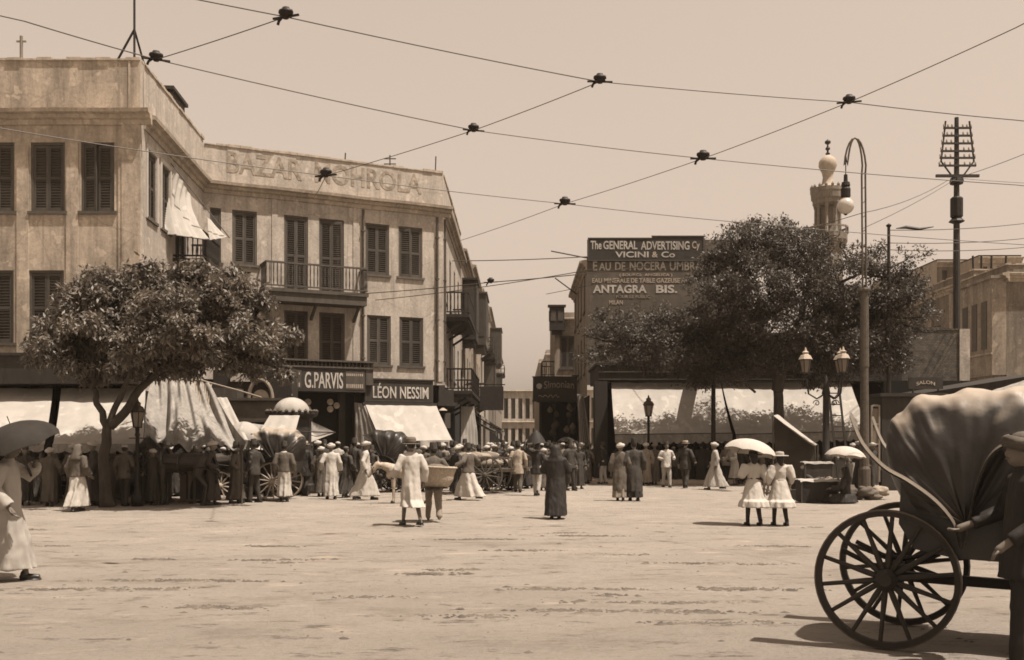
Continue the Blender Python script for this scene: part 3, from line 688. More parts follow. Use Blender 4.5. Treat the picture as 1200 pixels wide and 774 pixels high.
# two pale hangings by the corner
hg = thing('hanging_cloth', 'white cloth hung full length beside the corner shop door', 'cloth', (0,0,0))
x = sp_(50)[0]; sheet(hg, 'cloth', (x+.5, 48.2, 3.4), (x+1.1, 48.9, 3.4), (x+1.35, 49.2, 1.0), (x+.45, 48.2, 1.1), CANV, sag=.03, fold=.06, nf=5, nu=20, seed=4)
# hanging signboard projecting over the left pavement
hs = thing('hanging_sign', 'dark unlettered board projecting over the left street shops', 'sign', (0,0,0))
MB().box(-1.9, -.5, 60, 60.08, 3.6, 5.0).build('board', SIGNB, hs); MB().bar((-3.0,60.04,5.1),(-.4,60.04,5.1),.06).build('bracket', IRON, hs)

# ------------------------------------------------------------------ end of the street
be, fe = thing('arcaded_building', 'pale curved building with close tall windows closing the end of the street', 'building', (-9, 168, 0)), None
prev = None
pts = [(-10, 166), (-4, 170), (2, 171.5), (8, 171), (14, 168)]
for i in range(4):
    fe = Frame(pts[i], pts[i+1], (-9,168)); n = 5
    ops = [((k+.2)*fe.len/n, (k+.8)*fe.len/n, 5.8, 9.2) for k in range(n)]
    ops2 = [((k+.2)*fe.len/n, (k+.8)*fe.len/n, 1.6, 4.2) for k in range(n)]
    wall(be, fe, 0, fe.len, 0, 10.6, ops+ops2, PL_B if i else PL_D, rev=.4)
    for o in ops+ops2: window(be, fe, *o, rev=.4, simple=True, sill=False)
    mould(fe, be, -.15, fe.len+.15, 10.4, CORN, STONE); mould(fe, be, -.1, fe.len+.1, 5.2, CORN, STONE)

# ------------------------------------------------------------------ right of the street
C0 = (3.67, 50.0)
bC = thing('advertising_house', 'tall house whose end wall is painted with white advertising lettering', 'building', (C0[0], C0[1], 0))
fC = Frame(C0, (11.6, 50.0), C0); fCs = Frame((C0[0]+.1, 62), C0, C0)
zt = fC.hit(700, 281)[1]
wall(bC, fC, 0, fC.len, 4.5, zt-.0, [], SIGNG)
so = [(k*2.8+1.0, k*2.8+2.0, z, z+2.0) for k in range(4) for z in (5.2, 8.3)]
wall(bC, fCs, 0, fCs.len, 4.0, zt-.9, so, PL_C)
for o in so: window(bC, fCs, *o)
mould(fCs, bC, 0, fCs.len-.05, zt-1.1, CORN, STONE)
mb = MB(); mb.box(.05, fC.len-.1, .05, 12, zt-1.2, zt-1.1); mb.build('roof', PL_C, bC)
MB().box(fC.len-.1, fC.len, .02, 12, 3.9, zt-1).build('side_wall', PL_C, bC)
MB().box(0.02, fCs.len, .05, .12, 0, 4).build('shop_wall', VOID, bC, fCs.loc, fCs.ang)
# painted boards: dark name panel with a frame, then lines of lettering
ad = thing('advertising_board', 'dark framed board reading The GENERAL ADVERTISING Cy VICINI on the gable', 'sign', (C0[0], C0[1], 0))
def H(px, py): return fC.hit(px, py, -.06)
x0, z1 = H(690, 280); x1, z0 = H(824, 305)
mb = MB(); mb.box(x0, x1, -.06, -.003, z0, z1); xm = H(764,280)[0]; mb.box(xm, x1, -.057, -.006, z1, z1+.1); mb.build('board', SIGNB, ad)
mb = MB(); mb.box(x0-.03, x1+.03, -.1, -.004, z0-.05, z0); mb.box(x0-.05, x0, -.09, -.004, z0, z1); mb.box(x1, x1+.05, -.09, -.004, z0, z1+.1); mb.box(x0-.05, xm, -.09, -.004, z1+.002, z1+.05); mb.box(xm-.02, x1+.05, -.09, -.004, z1+.102, z1+.15); mb.build('frame', MIDW, ad)
def line(root, s, a, b, c, d, m, bold=.02, y=-.064):
    lettering(root, s, H(a,c)[0], H(b,c)[0], H(a,d)[1], H(a,c)[1], y, m, bold)
line(ad, 'The', 692, 705, 282.5, 292.5, LETW); line(ad, 'GENERAL', 707, 747, 282.5, 292.5, LETW); line(ad, 'ADVERTISING', 751, 808, 283, 293, LETW); line(ad, 'Cy', 811, 820, 283, 294, LETG)
line(ad, 'VICINI', 721, 760, 295, 302, LETW); line(ad, '&', 764, 771, 295, 302, LETG); line(ad, 'Co', 775, 791, 295, 302, LETW)
line(bC, 'E', 695, 700, 306, 317, LETW, y=-.006); line(bC, 'AU', 702, 716, 307.5, 317, LETW, y=-.006); line(bC, 'DE', 721, 733, 307, 317, LETW, y=-.006); line(bC, 'NOCERA', 738, 781, 306.5, 317, LETW, y=-.006); line(bC, 'UMBRA', 785, 823, 306.5, 317, LETW, y=-.006)
line(bC, '( SOURCE  ANGELICA )', 726, 788, 320.5, 324.5, LETG, y=-.006)
line(bC, 'EAU MINERALE DE TABLE GAZEUSE ALC.', 694, 812, 326, 331.5, LETG, y=-.006)
line(bC, 'ANTAGRA', 695, 758, 334, 343.5, LETW, y=-.006, bold=.03); line(bC, 'BIS.', 769, 794, 334, 343.5, LETW, y=-.006, bold=.03)
line(bC, 'POUR LE PUBLIC', 722, 762, 346, 349.5, LETF, y=-.006); line(bC, 'MILAN', 714, 730, 352, 357, LETG, y=-.006); line(bC, 'QU', 708, 722, 394, 400, LETG, y=-.006); line(bC, 'GI', 708, 720, 402, 409, LETG, y=-.006)
# iron rods projecting from the gable over the street
rd = thing('wire_bracket', 'long iron rod slanting out over the street from the advertising gable', 'bracket', tuple(at(690,303,50)))
MB().tube([(0,0,0),(-1.85,-.2,.32)], .035, 6).build('rod', IRON, rd)
rd = thing('wire_bracket', 'short raking iron rod lower on the street side of the gable', 'bracket', tuple(at(676,345,56)))
MB().tube([(0,0,0),(-1.2,-.2,.85)], .035, 6).build('rod', IRON, rd)
# lower houses down the right
t, fr = row_house((2.75, 66.0), (4.4, 66.0), 10.1, 'narrow plastered house stepping forward on the right of the street', PL_C, [(6.5,8.6)], 0, wstep=1.6, zg=5.4)
fr2 = Frame((2.85, 76), (2.75, 66.0), (2.75, 66)); wall(t, fr2, 0, fr2.len, 4, 10.1, [], PL_C); balcony(t, fr2, 5.5, 9.8, .8, 6.0, dm=DARKW, rm=DARKW, step=.25)
oriel(t, fr, -.35, .6, 8.9, 10.4, .5, DARKW)
t, fr = row_house((3.0, 90.0), (6, 90.0), 9.9, 'small pale house seen farther along on the right of the street', PL_B, [(6.6,8.6)], 0, wstep=1.6, zg=4.4)
fr2 = Frame((3.2, 120), (3.0, 90.0), (3.0, 90)); wall(t, fr2, 0, fr2.len, 0, 9.9, [(k*5+1, k*5+2, 6, 8.2) for k in range(6)], PL_B)
t, fr = row_house((3.4, 128.0), (7, 128.0), 12.2, 'pale house at the far bend of the street on the right', PL_D, [(8,10.6),(4.6,7)], 0, wstep=1.8, zg=4)
fr2 = Frame((3.6, 165), (3.4, 128.0), (3.4, 128)); wall(t, fr2, 0, fr2.len, 0, 12.2, [], PL_D)
# dark arcade of shops with hung goods under the name board
ar = thing('market_arcade', 'dark timber shop arcade hung with goods at the right street mouth', 'shop', (2.6, 58, 0))
mb = MB(); mb.box(-1.0, 1.6, 2, 2.3, 0, 5.2); mb.box(-1.15, 1.5, -.4, 2, 4.05, 4.2); mb.build('front', VOID, ar)
for k in range(4): MB().box(-1.05+k*.8, -.93+k*.8, -.35, -.23, 0, 4.05).build('post', DARKW, ar)
for k in range(16):
    x, z = rnd.uniform(-1, 1.4), rnd.uniform(2.1, 3.9); s_ = rnd.uniform(.14, .3)
    MB().lathe([(0,-s_),(s_*.7,-s_*.6),(s_*.8,0),(s_*.4,s_*.6),(.02,s_)], 8, (x, -.3-rnd.random()*.1, z), sy=.5).build('hung_goods', rnd.choice([C_BROWN, C_GREY, MIDW, SACKD]), ar, smooth=True)
sg = thing('street_sign', 'large dark street sign with a pale disc and faint script over the right shops', 'sign', tuple(at(648, 456, 57)))
wd = 47/1200*57/2; hd = 27/1200*57/2
MB().box(-wd, wd*1.2, 0, .08, -hd, hd).build('board', SIGNB, sg)
mb = MB(); mb.box(-wd-.04, wd*1.2+.04, -.03, .1, hd, hd+.06); mb.box(-wd-.04, wd*1.2+.04, -.03, .1, -hd-.06, -hd); mb.build('frame', DARKW, sg)
MB().lathe([(0,-.02),(.16,-.02),(.16,0),(0,0)], 20).build('disc', LETW, sg, (-wd+.35, -.01, .15), rot=(R(90),0,0))
lettering(sg, 'Simonian', -wd+.62, wd*1.05, .0, .42, -.012, LETF, bold=.01, arch=.06)
mb = MB(); mb.tube([(-wd+.3+.09*k, -.015, -.4+.07*math.sin(k*1.9)+.03*math.sin(k*4.1)) for k in range(14)], .022, 5); mb.build('script', LETG, sg)
MB().bar((wd*1.2-.3,.04,hd+.1),(3.6,.04,hd+.1),.06).build('bracket', IRON, sg)
# striped hanging curtain at the corner shop
hg = thing('hanging_cloth', 'striped curtain hanging at the corner of the right hand shops', 'curtain', (0,0,0))
sheet(hg, 'cloth', at(677,462,47.5), at(683,462,47), at(692,533,46), at(679,533,46.2), CANVG, sag=.03, fold=.05, nf=6, nu=24, seed=8)
mb = MB()
for k in range(4):
    a = at(679+k*1.2, 464, 46.9); b = at(682+k*2.6, 531, 45.85); mb.bar(a, b, .035, .02)
mb.build('stripe', C_BROWN, hg)
# ------------------------------------------------------------------ right hand shop row
sh = thing('shop_row', 'low dark timber shop row with a deep fascia behind the long white awnings', 'building', (3.9, 46, 0))
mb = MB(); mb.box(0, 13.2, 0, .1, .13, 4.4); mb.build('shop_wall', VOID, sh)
mb = MB(); mb.box(-.1, 9.6, -.9, 3.8, 4.42, 5.1); mb.box(-.2, 9.7, -1.0, 3.8, 5.1, 5.2); mb.build('fascia', DARKW, sh)
mb = MB(); mb.box(-.1, 9.6, -.96, -.9, 4.78, 4.83); mb.box(-.1, 9.6, -.95, -.9, 4.46, 4.5); mb.build('moulding', MIDW, sh)
mb = MB(); mb.box(4.6, 13.2, -.6, 3.0, 5.22, 6.45); mb.box(4.5, 13.3, -.7, 3.0, 6.45, 6.55); mb.build('upper_fascia', DARKW, sh)
mb = MB(); mb.box(9.62, 13.3, -.85, 3.7, 4.40, 5.17); mb.build('fascia_extension', DARKW, sh)
mb = MB()
for k in range(22): mb.box(8.4+k*.17+.05*(k % 3 == 0), 8.4+k*.17+.11, -.615, -.6, 5.72+.05*math.sin(k*.6), 5.9+.05*math.sin(k*.6))
mb.build('worn_lettering', LETF, sh)
for k in range(9): MB().box(k*1.6, k*1.6+.16, -.14, 0, .13, 4.4).build('post', DARKW, sh)
mb = MB(); mb.box(-.25, .3, -1.0, 0, .13, 4.4); mb.build('end_wall', DARKW, sh)
# goods and counters in the dark of the shops
for k in range(7):
    x = 5.2+k*1.75; h = rnd.uniform(.7, 1.0)
    c = thing('shop_counter', ['plank counter stacked with goods below the %s part of the right awning' % s for s in ('leftmost','second','third','fourth','fifth','sixth','last')][k], 'counter', (x, 44.9, .13), 0, 'counters under the right awning')
    MB().box(-.7, .7, -.3, .3, 0, h).build('counter', MIDW, c)
    for q in range(5):
        s_ = rnd.uniform(.1, .2); MB().lathe([(s_*.8,0),(s_,s_*.6),(s_*.7,s_*1.3),(.02,s_*1.6)], 8, (-.55+q*.27, rnd.uniform(-.15,.15), h)).build('heap', rnd.choice([SACK, C_CREAM, SACKD, MIDW]), c, smooth=True)
for k, (a, b, lab, sd_) in enumerate(((4.25, 9.25, 'long white canvas awning with the lamp standard before it', 3), (9.3, 15.0, 'white canvas awning dappled by the shadow of the big tree', 6))):
    aw = thing('awning', lab, 'awning', (0,0,0))
    sheet(aw, 'canvas', (a+.15*(k == 0), 45.4, 4.35), (b, 45.4, 4.35), (b-.05, 42.75, 2.08+.1*k), (a+.05, 42.75, 2.02), CANV, sag=.16, fold=.02, nf=5, nu=60, nv=20, seed=sd_)
    valance(aw, (a+.05, 42.75, 2.02), (b-.05, 42.75, 2.08+.1*k), .42, CANVG, n=16, seed=k)
    mb = MB().tube([(a+.05,42.76,2.02),(b-.05,42.76,2.08+.1*k)], .03, 6); mb.build('front_rod', MIDW, aw, W(aw))
    poles(aw, [(a+.3,42.8,2.0),(b-.3,42.8,2.0)], .035)
ic = thing('iron_column', 'slender dark iron column standing before the long white awning', 'column', (at(836,520,42.0).x, 42.0, 0))
MB().tube([(0,0,.0),(0,0,.3),(0,0,.35),(0,0,4.9),(0,0,5.05)], [.15,.14,.1,.085,.16], 10).build('shaft', IRON, ic); MB().box(-.3,.3,-.06,3.0,5.05,5.15).build('bracket', IRON, ic)

# ------------------------------------------------------------------ rubble wall, lean-tos and houses on the far right
def brick_mat():
    m = bpy.data.materials.new('rubble_brick'); m.use_nodes = True; t = m.node_tree; b = t.nodes['Principled BSDF']; L = t.links.new; b.inputs['Roughness'].default_value = .95
    tc = t.nodes.new('ShaderNodeTexCoord'); mp = t.nodes.new('ShaderNodeMapping'); mp.inputs['Rotation'].default_value = (R(90),0,0); L(tc.outputs['Object'], mp.inputs[0])
    bt = t.nodes.new('ShaderNodeTexBrick'); bt.inputs['Scale'].default_value = 3.6; bt.inputs['Color1'].default_value = col(.085); bt.inputs['Color2'].default_value = col(.15); bt.inputs['Mortar'].default_value = col(.065); bt.inputs['Mortar Size'].default_value = .035
    n = t.nodes.new('ShaderNodeTexNoise'); n.inputs['Scale'].default_value = 3; n.inputs['Detail'].default_value = 8; L(tc.outputs['Object'], n.inputs[0])
    wv = t.nodes.new('ShaderNodeMix'); wv.data_type = 'VECTOR'; wv.inputs[0].default_value = .05; L(mp.outputs[0], wv.inputs[4]); L(n.outputs[1], wv.inputs[5]); L(wv.outputs[1], bt.inputs[0])
    mx = t.nodes.new('ShaderNodeMix'); mx.data_type = 'RGBA'; mx.blend_type = 'MULTIPLY'; mx.inputs[0].default_value = .8; L(bt.outputs[0], mx.inputs[6])
    rp = t.nodes.new('ShaderNodeValToRGB'); rp.color_ramp.elements[0].position = .35; rp.color_ramp.elements[0].color = (.35,.35,.35,1); rp.color_ramp.elements[1].position = .65; L(n.outputs[0], rp.inputs[0]); L(rp.outputs[0], mx.inputs[7]); L(mx.outputs[2], b.inputs['Base Color'])
    bp = t.nodes.new('ShaderNodeBump'); bp.inputs['Strength'].default_value = .8; bp.inputs['Distance'].default_value = .04; L(mx.outputs[2], bp.inputs['Height']); L(bp.outputs[0], b.inputs['Normal'])
    return m
BRICKM = brick_mat()
rw = thing('rubble_wall', 'high rough brick wall with a pale plastered end pier', 'wall', (17.2, 48, 0))
x1 = at(1124,400,48).x-17.2; x2 = at(1136,400,48).x-17.2; zt = at(0,387,48).z
mb = MB(); mb.box(-.6, x1, 0, .5, 0, zt); 
for k in range(20): mb.box(-.6+k*(x1+.6)/20, -.6+(k+1)*(x1+.6)/20-.01, -.03, .52, zt, zt+rnd.uniform(.03,.14))
mb.build('brickwork', BRICKM, rw)
mb = MB(); mb.box(x1, x2, -.06, .56, 0, zt+.05); mb.build('pier', PL_B, rw)
# lean-to shed roof and SALON board
ln = thing('lean_to_shop', 'dark lean-to shop roof sloping up towards the right edge', 'shed', (0,0,0))
mb = MB(); a, b = at(1076,462,41), at(1230,437,38); mb.add([a, b, b+Vector((0,4,.1)), a+Vector((0,4,.1)), a-Vector((0,0,.25)), b-Vector((0,0,.25)), b+Vector((0,4,-.2)), a+Vector((0,4,-.2))], [(0,1,2,3),(4,7,6,5),(0,4,5,1),(1,5,6,2),(2,6,7,3),(3,7,4,0)]); mb.build('roof', DARKW, ln)
mb = MB(); mb.box(a.x, b.x+6, 44.8, 45, 0, 4.4); mb.build('wall', VOID, ln)
for k in range(5): MB().box(a.x+.3+k*1.4, a.x+.42+k*1.4, 41.6, 41.72, 0, 3.4).build('post', DARKW, ln)
aw = thing('awning', 'pale canvas slope behind the carriage hood at the right edge', 'awning', (0,0,0))
sheet(aw, 'canvas', at(1150,462,37), at(1225,438,37), at(1245,470,34.5), at(1135,480,34.5), CANVG, sag=.08, nf=4, nu=20, seed=2)
sa = thing('salon_sign', 'small dark board with arched pale letters SALON below the brick wall', 'sign', tuple(at(1085,449,40.5)))
MB().box(-.68,.68,0,.06,-.24,.22).build('board', SIGNB, sa); lettering(sa, 'SALON', -.38,.36,-.12,.02,-.006, LETG, bold=.02, arch=.08)
for s in (-.5,.5): MB().tube([(s,.03,-3.1),(s,.03,-.2)], .04, 6).build('post', DARKW, sa)
bt = thing('glazed_booth', 'dark wooden booth with a narrow glazed panel behind the lamp post', 'kiosk', (at(1030,520,36).x, 36, 0))
x0 = -.28
mb = MB(); mb.box(.1, 2.2, 0, 1.6, 0, 3.3); mb.box(-.0, 2.35, -.15, 1.7, 3.3, 3.42); mb.build('body', DARKW, bt)
mb = MB(); mb.box(x0,x0+.06,-.02,.06,.3,3.0); mb.box(x0+.26,x0+.32,-.02,.06,.3,3.0)
for z in (.3,.9,1.6,2.3,2.95): mb.box(x0+.06,x0+.26,-.018,.055,z,z+.07)
mb.build('panel_frame', PALEW, bt)
for z in (.38,.98,1.68,2.38): MB().box(x0+.06,x0+.26,.02,.03,z,z+.55 if z < 2.3 else z+.5).build('pane', GLASS, bt)

def side_house(X, d0, d1, h, label, m, ops, zg=0, roofz=None):
    t = thing('house', label, 'building', (X, d0, 0)); fs = Frame((X+.1, d1), (X, d0), (X, d0)); ff = Frame((X, d0), (X+12, d0), (X, d0))
    wall(t, fs, 0, fs.len, zg, h, ops, m)
    for o in ops: window(t, fs, *o)
    wall(t, ff, 0, 12, zg, h, [(1.2,2.3,6.4,8.8),(4,5.1,6.4,8.8),(1.2,2.2,2.8,4.6)], m)
    for o in ((1.2,2.3,6.4,8.8),(4,5.1,6.4,8.8),(1.2,2.2,2.8,4.6)): window(t, ff, *o)
    mould(fs, t, 0, fs.len+.34, h-.55, CORN, STONE); mould(ff, t, .02, 12, h-.554, CORN, STONE)
    MB().box(.1, 12, .1, d1-d0, h-.6, h-.5).build('roof', PL_C, t)
    capstones(fs, t, 0, fs.len, h, t=.25); capstones(ff, t, 0, 12, h, t=.25)
    return t, fs, ff
hx = 25.6
t, fs, ff = side_house(hx, 53, 58.6, 10.9, 'house with a projecting plaster bay at the right edge', PL_E, [(1.2,1.9,1.6,3.2),(2.6,3.3,1.6,3.2),(4,4.7,1.6,3.2)])
mb = MB(); mb.box(.5, 5.6, -.75, -.01, 5.2, 10.2); mb.box(.7, 5.4, -.55, -.01, 4.85, 5.2); mb.box(1, 5.1, -.3, -.01, 4.55, 4.85); mb.box(.4,5.7,-.85,-.01,10.2,10.35); by = mb.build('bay', PL_C, t, fs.loc, fs.ang)
for k in range(4):
    o = inst('bay_window', MB().box(0,.62,-.03,.02,0,2.5).mesh('bay_window', SHUTF), by, (.85+k*1.18, -.755, 6.6)); 
mould(fs, t, 0, fs.len, 5.0, CORN, STONE, 'string_course') if 0 else None
mould(fs, by, .45, 5.65, 6.35, [(-.02,-.06),(.06,-.06),(.06,.04),(-.02,.04)], STONE, 'sill_band', y=-.75).location = (0,0,0)
for o_ in by.children:
    if o_.name.startswith('sill_band'): o_.rotation_euler = (0,0,0)
t, fs, ff = side_house(hx+.9, 58.8, 78, 11.6, 'long cream house with parapet behind the telegraph pole', PL_E, [(1.2+k*3.1, 2.3+k*3.1, 6.4, 9.0) for k in range(6)])
for k in range(6): MB().box(.2+k*3.2, .75+k*3.2, -.14, -.01, 3, 10.9).build('pilaster', PL_C, t, fs.loc, fs.ang)
for px, py, w_, h_, D, lab in ((1082,316,46,60,92,'distant pale flat roofed house beside the tree'), (1128,304,60,50,84,'distant house with stepped roof behind the telegraph pole'), (1172,299,50,50,80,'distant roof block above the house with the bay')):
    p = at(px, py, D); t = thing('house', lab, 'building', (p.x, p.y, 0)); hw = w_/1200*D/2
    fz = Frame((p.x-hw, D), (p.x+hw, D), (p.x, p.y)); zz = p.z; n = 3
    ops = [((k+.3)*fz.len/n, (k+.6)*fz.len/n, zz-2.4, zz-.9) for k in range(n)]
    wall(t, fz, 0, fz.len, 0, zz, ops, PL_C if w_ != 60 else PL_E)
    for o in ops: window(t, fz, *o, simple=True)
    fy = Frame((p.x-hw, D+8), (p.x-hw, D), (p.x, p.y)); wall(t, fy, 0, 8, 0, zz, [(2,3,zz-2.4,zz-.9)], PL_D); window(t, fy, 2,3,zz-2.4,zz-.9, simple=True)
    MB().box(-hw, hw, 0, 8, zz-.1, zz-.02).build('roof', PL_C, t); mould(fz, t, -.05, fz.len+.05, zz-.3, CORN, STONE)
for i, px in enumerate((1141, 1150, 1161, 1177)):
    p = at(px, 318, 60); t2 = thing('roof_post', ['first','second','third','last'][i] + ' from the left of the stub posts on the right hand roofs', 'post', tuple(p), 0, 'stub posts on right hand roofs')
    MB().tube([(0,0,-1.2),(.05*i-.05,0,.9)], .06, 6).build('post', DARKW, t2)
    if i == 1: MB().bar((-.4,0,-.1),(.4,0,-.1),.06).build('crossarm', DARKW, t2)

# ------------------------------------------------------------------ minaret
mD = 90; mp_ = at(970, 520, mD); k_ = mD/1200
mn = thing('minaret', 'carved stone minaret with columned lantern and bulb finial behind the tree', 'minaret', (mp_.x, mD, 0))
zf = lambda py: CZ+(HOR-py)*k_
MN = mat('minaret_stone', .2, stain=.4, bump=.4, bscale=8, var=.15, scale=2); MNW = mat('minaret_limewash', .36, stain=.3, var=.1)
MB().lathe([(1.4,0),(1.35,zf(330)),(1.3,zf(300)),(1.35,zf(296)),(1.6,zf(288)),(1.75,zf(283)),(1.75,zf(276)),(1.65,zf(276)),(1.6,zf(279)),(0,zf(279))], 8).build('shaft', MN, mn)
mb = MB()
for q in range(16):
    a = q*math.pi/8; mb.box(-.22,.22,-.05,.05,0,0) if 0 else mb.bar((1.7*math.cos(a),1.7*math.sin(a),zf(276)),(1.7*math.cos(a),1.7*math.sin(a),zf(269)), .09)
mb.lathe([(1.75,zf(269)),(1.75,zf(267)),(1.62,zf(267)),(1.62,zf(269))], 16, cap=False); mb.build('balustrade', MN, mn)
MB().lathe([(.55,zf(278)),(.55,zf(238)),(0,zf(238))], 8).build('core', MN, mn)
for q in range(8):
    a = (q+.5)*math.pi/4; x, y = 1.02*math.cos(a), 1.02*math.sin(a)
    MB().lathe([(.2,zf(278)),(.2,zf(275)),(.14,zf(274)),(.13,zf(246)),(.2,zf(243)),(.24,zf(239)),(.24,zf(238))], 8, (x,y,0)).build('column', MN, mn, smooth=True)
mb = MB().lathe([(1.0,zf(242)),(1.3,zf(240)),(1.3,zf(236)),(1.42,zf(234)),(1.45,zf(228)),(1.5,zf(226)),(1.5,zf(222)),(1.2,zf(222)),(.0,zf(221.5))], 16)
for q in range(16): a = q*math.pi/8; mb.lathe([(.12,0),(.14,.15),(.02,.34)], 6, (1.4*math.cos(a),1.4*math.sin(a),zf(222)))
mb.build('gallery', MN, mn)
MB().lathe([(1.0,zf(222)),(.75,zf(219)),(.5,zf(215)),(.42,zf(208)),(.5,zf(203)),(.62,zf(200)),(.78,zf(195)),(.76,zf(190)),(.6,zf(186)),(.3,zf(183)),(.1,zf(182))], 20).build('bulb', MNW, mn, smooth=True)
MB().lathe([(.1,zf(182)),(.22,zf(180.5)),(.1,zf(179)),(.08,zf(177)),(.22,zf(175)),(.2,zf(174)),(.08,zf(172)),(.06,zf(170)),(.26,zf(168)),(.26,zf(166)),(.05,zf(164)),(.0,zf(163))], 10).build('finial', IRON, mn, smooth=True)

# ------------------------------------------------------------------ lamps and poles
def lantern(root, c, s=1.0, glass=GLASS, cap=IRONL):
    c = Vector(c)
    f = MB()
    for q in range(6):
        a = q*math.pi/3; f.bar(c+Vector((.12*s*math.cos(a), .12*s*math.sin(a), 0)), c+Vector((.2*s*math.cos(a), .2*s*math.sin(a), .42*s)), .018*s)
    f.lathe([(.14*s,-.03*s),(.14*s,.0)], 6, c); f.lathe([(.21*s,.42*s),(.22*s,.45*s),(.2*s,.45*s)], 6, c); o = f.build('lantern', IRON, root)
    MB().lathe([(.11*s,.0),(.185*s,.42*s)], 6, c).build('glass', glass, o)
    MB().lathe([(.24*s,.45*s),(.17*s,.58*s),(.10*s,.62*s),(.1*s,.68*s),(.12*s,.69*s),(.05*s,.74*s),(.02*s,.84*s),(0,.86*s)], 6, c).build('cap', cap, o)
    MB().lathe([(.02*s,0),(.035*s,.12*s),(.02*s,.2*s),(0,.22*s)], 6, c).build('burner', LETW, o)
def street_lamp(label, px, D, topy, base=0, s=1.0):
    p = at(px, 520, D); zt = at(px, topy, D).z - base; r = thing('street_lamp', label, 'street lamp', (p.x, D, base))
    h = zt - .86*s
    MB().lathe([(.16,0),(.16,.25),(.1,.32),(.075,.5),(.09,.55),(.06,.62),(.05,h-.25),(.075,h-.22),(.05,h-.15),(.06,h-.03),(.0,h-.02)], 10).build('post', IRON, r, smooth=True)
    MB().bar((-.22,0,h-.3),(.22,0,h-.3),.025).build('ladder_bar', IRON, r)
    lantern(r, (0,0,h), s); return r
street_lamp('single gas lantern on a thin post before the long right awning', 760, 41.9, 463)
street_lamp('single gas lantern beside the left tree in front of the awnings', 161, 27.0, 466, 0, .9)
# three-lantern cluster
D = 33; p = at(968, 520, D); cl3 = thing('cluster_lamp', 'iron lamp standard with three gas lanterns on scrolled arms', 'street lamp', (p.x, D, 0))
za = at(0, 461, D).z
MB().lathe([(.3,0),(.3,.4),(.2,.5),(.17,1.1),(.2,1.15),(.12,1.25),(.1,za-.1),(.14,za),(.1,za+.2),(.05,za+.5),(0,za+.6)], 12).build('post', IRON, cl3, smooth=True)
for ang, ln_ in ((180, .66), (20, .55), (-35, .55)):
    a = R(ang); u = Vector((math.cos(a), math.sin(a), 0)); zl = at(0, 437, D).z
    MB().tube([u*.08+Vector((0,0,za-.05)), u*.3+Vector((0,0,za-.18)), u*ln_*.85+Vector((0,0,za-.02)), u*ln_+Vector((0,0,zl-.05))], .03, 6).build('arm', IRON, cl3)
    MB().tube([u*(.3+.12*math.cos(q*.6)*(1-q/14)) + Vector((0,0,za-.33+.12*math.sin(q*.6)*(1-q/14))) for q in range(13)], .016, 5).build('scroll', IRON, cl3)
    lantern(cl3, u*ln_+Vector((0,0,zl)), .95, cap=LETG)
# electric arc lamp on a tall gooseneck
D = 34; p = at(1013, 520, D); al = thing('arc_lamp', 'very tall gooseneck arc lamp with a hanging white globe', 'street lamp', (p.x, D, 0))
z1 = at(0, 340, D).z; z2 = at(0, 205, D).z; ztop = at(0, 162, D).z; xo = at(991, 0, D).x - p.x
MB().tube([(0,0,0),(0,0,.8),(0,0,.9),(0,0,z1-2.6),(0,0,z1-2.55),(0,0,z1)], [.2,.2,.16,.13,.15,.13], 12).build('post', IRONL, al)
for s in (-.06, .06): 
    pts = [(s, 0, z1), (s-.03, 0, z2)]
    c = Vector((xo/2-.02, 0, z2)); 
    for q in range(1, 12): a = math.pi*q/12; pts.append((xo/2+(-xo/2)*math.cos(a)+s*math.cos(a), 0, z2+(ztop-z2)*math.sin(a)))
    pts.append((xo, 0, at(0,184,D).z)); MB().tube(pts, .032, 6).build('gooseneck', IRONL, al)
mb = MB()
for k in range(9): z = z1 + (z2-z1)*k/8; mb.bar((-.07,0,z),(.06,0,z+.12),.02)
mb.lathe([(.2,-.06),(.22,0),(.2,.06)], 10, (0,0,z1)); mb.build('lattice', IRONL, al)
MB().tube([(xo,0,at(0,184,D).z),(xo,0,at(0,206,D).z)], .018, 5).build('chain', IRON, al)
zz = lambda py: at(0,py,D).z
MB().lathe([(0,zz(204)),(.06,zz(205)),(.07,zz(213)),(.13,zz(214)),(.15,zz(218)),(.12,zz(219)),(.16,zz(222)),(.16,zz(231)),(.1,zz(232)),(0,zz(232))], 12, (xo,0,0)).build('housing', IRON, al)
MB().lathe([(.1,zz(231.5))] + [(.275*math.sin(math.pi*q/12), zz(241.5)+.275*math.cos(math.pi*q/12)) for q in range(2,12)] + [(.0,zz(241.5)-.275)], 20, (xo,0,0)).build('globe', GLOBE, al, smooth=True)
MB().lathe([(.04,zz(251)),(.07,zz(251.5)),(0,zz(253))], 8, (xo,0,0)).build('collar', IRON, al)
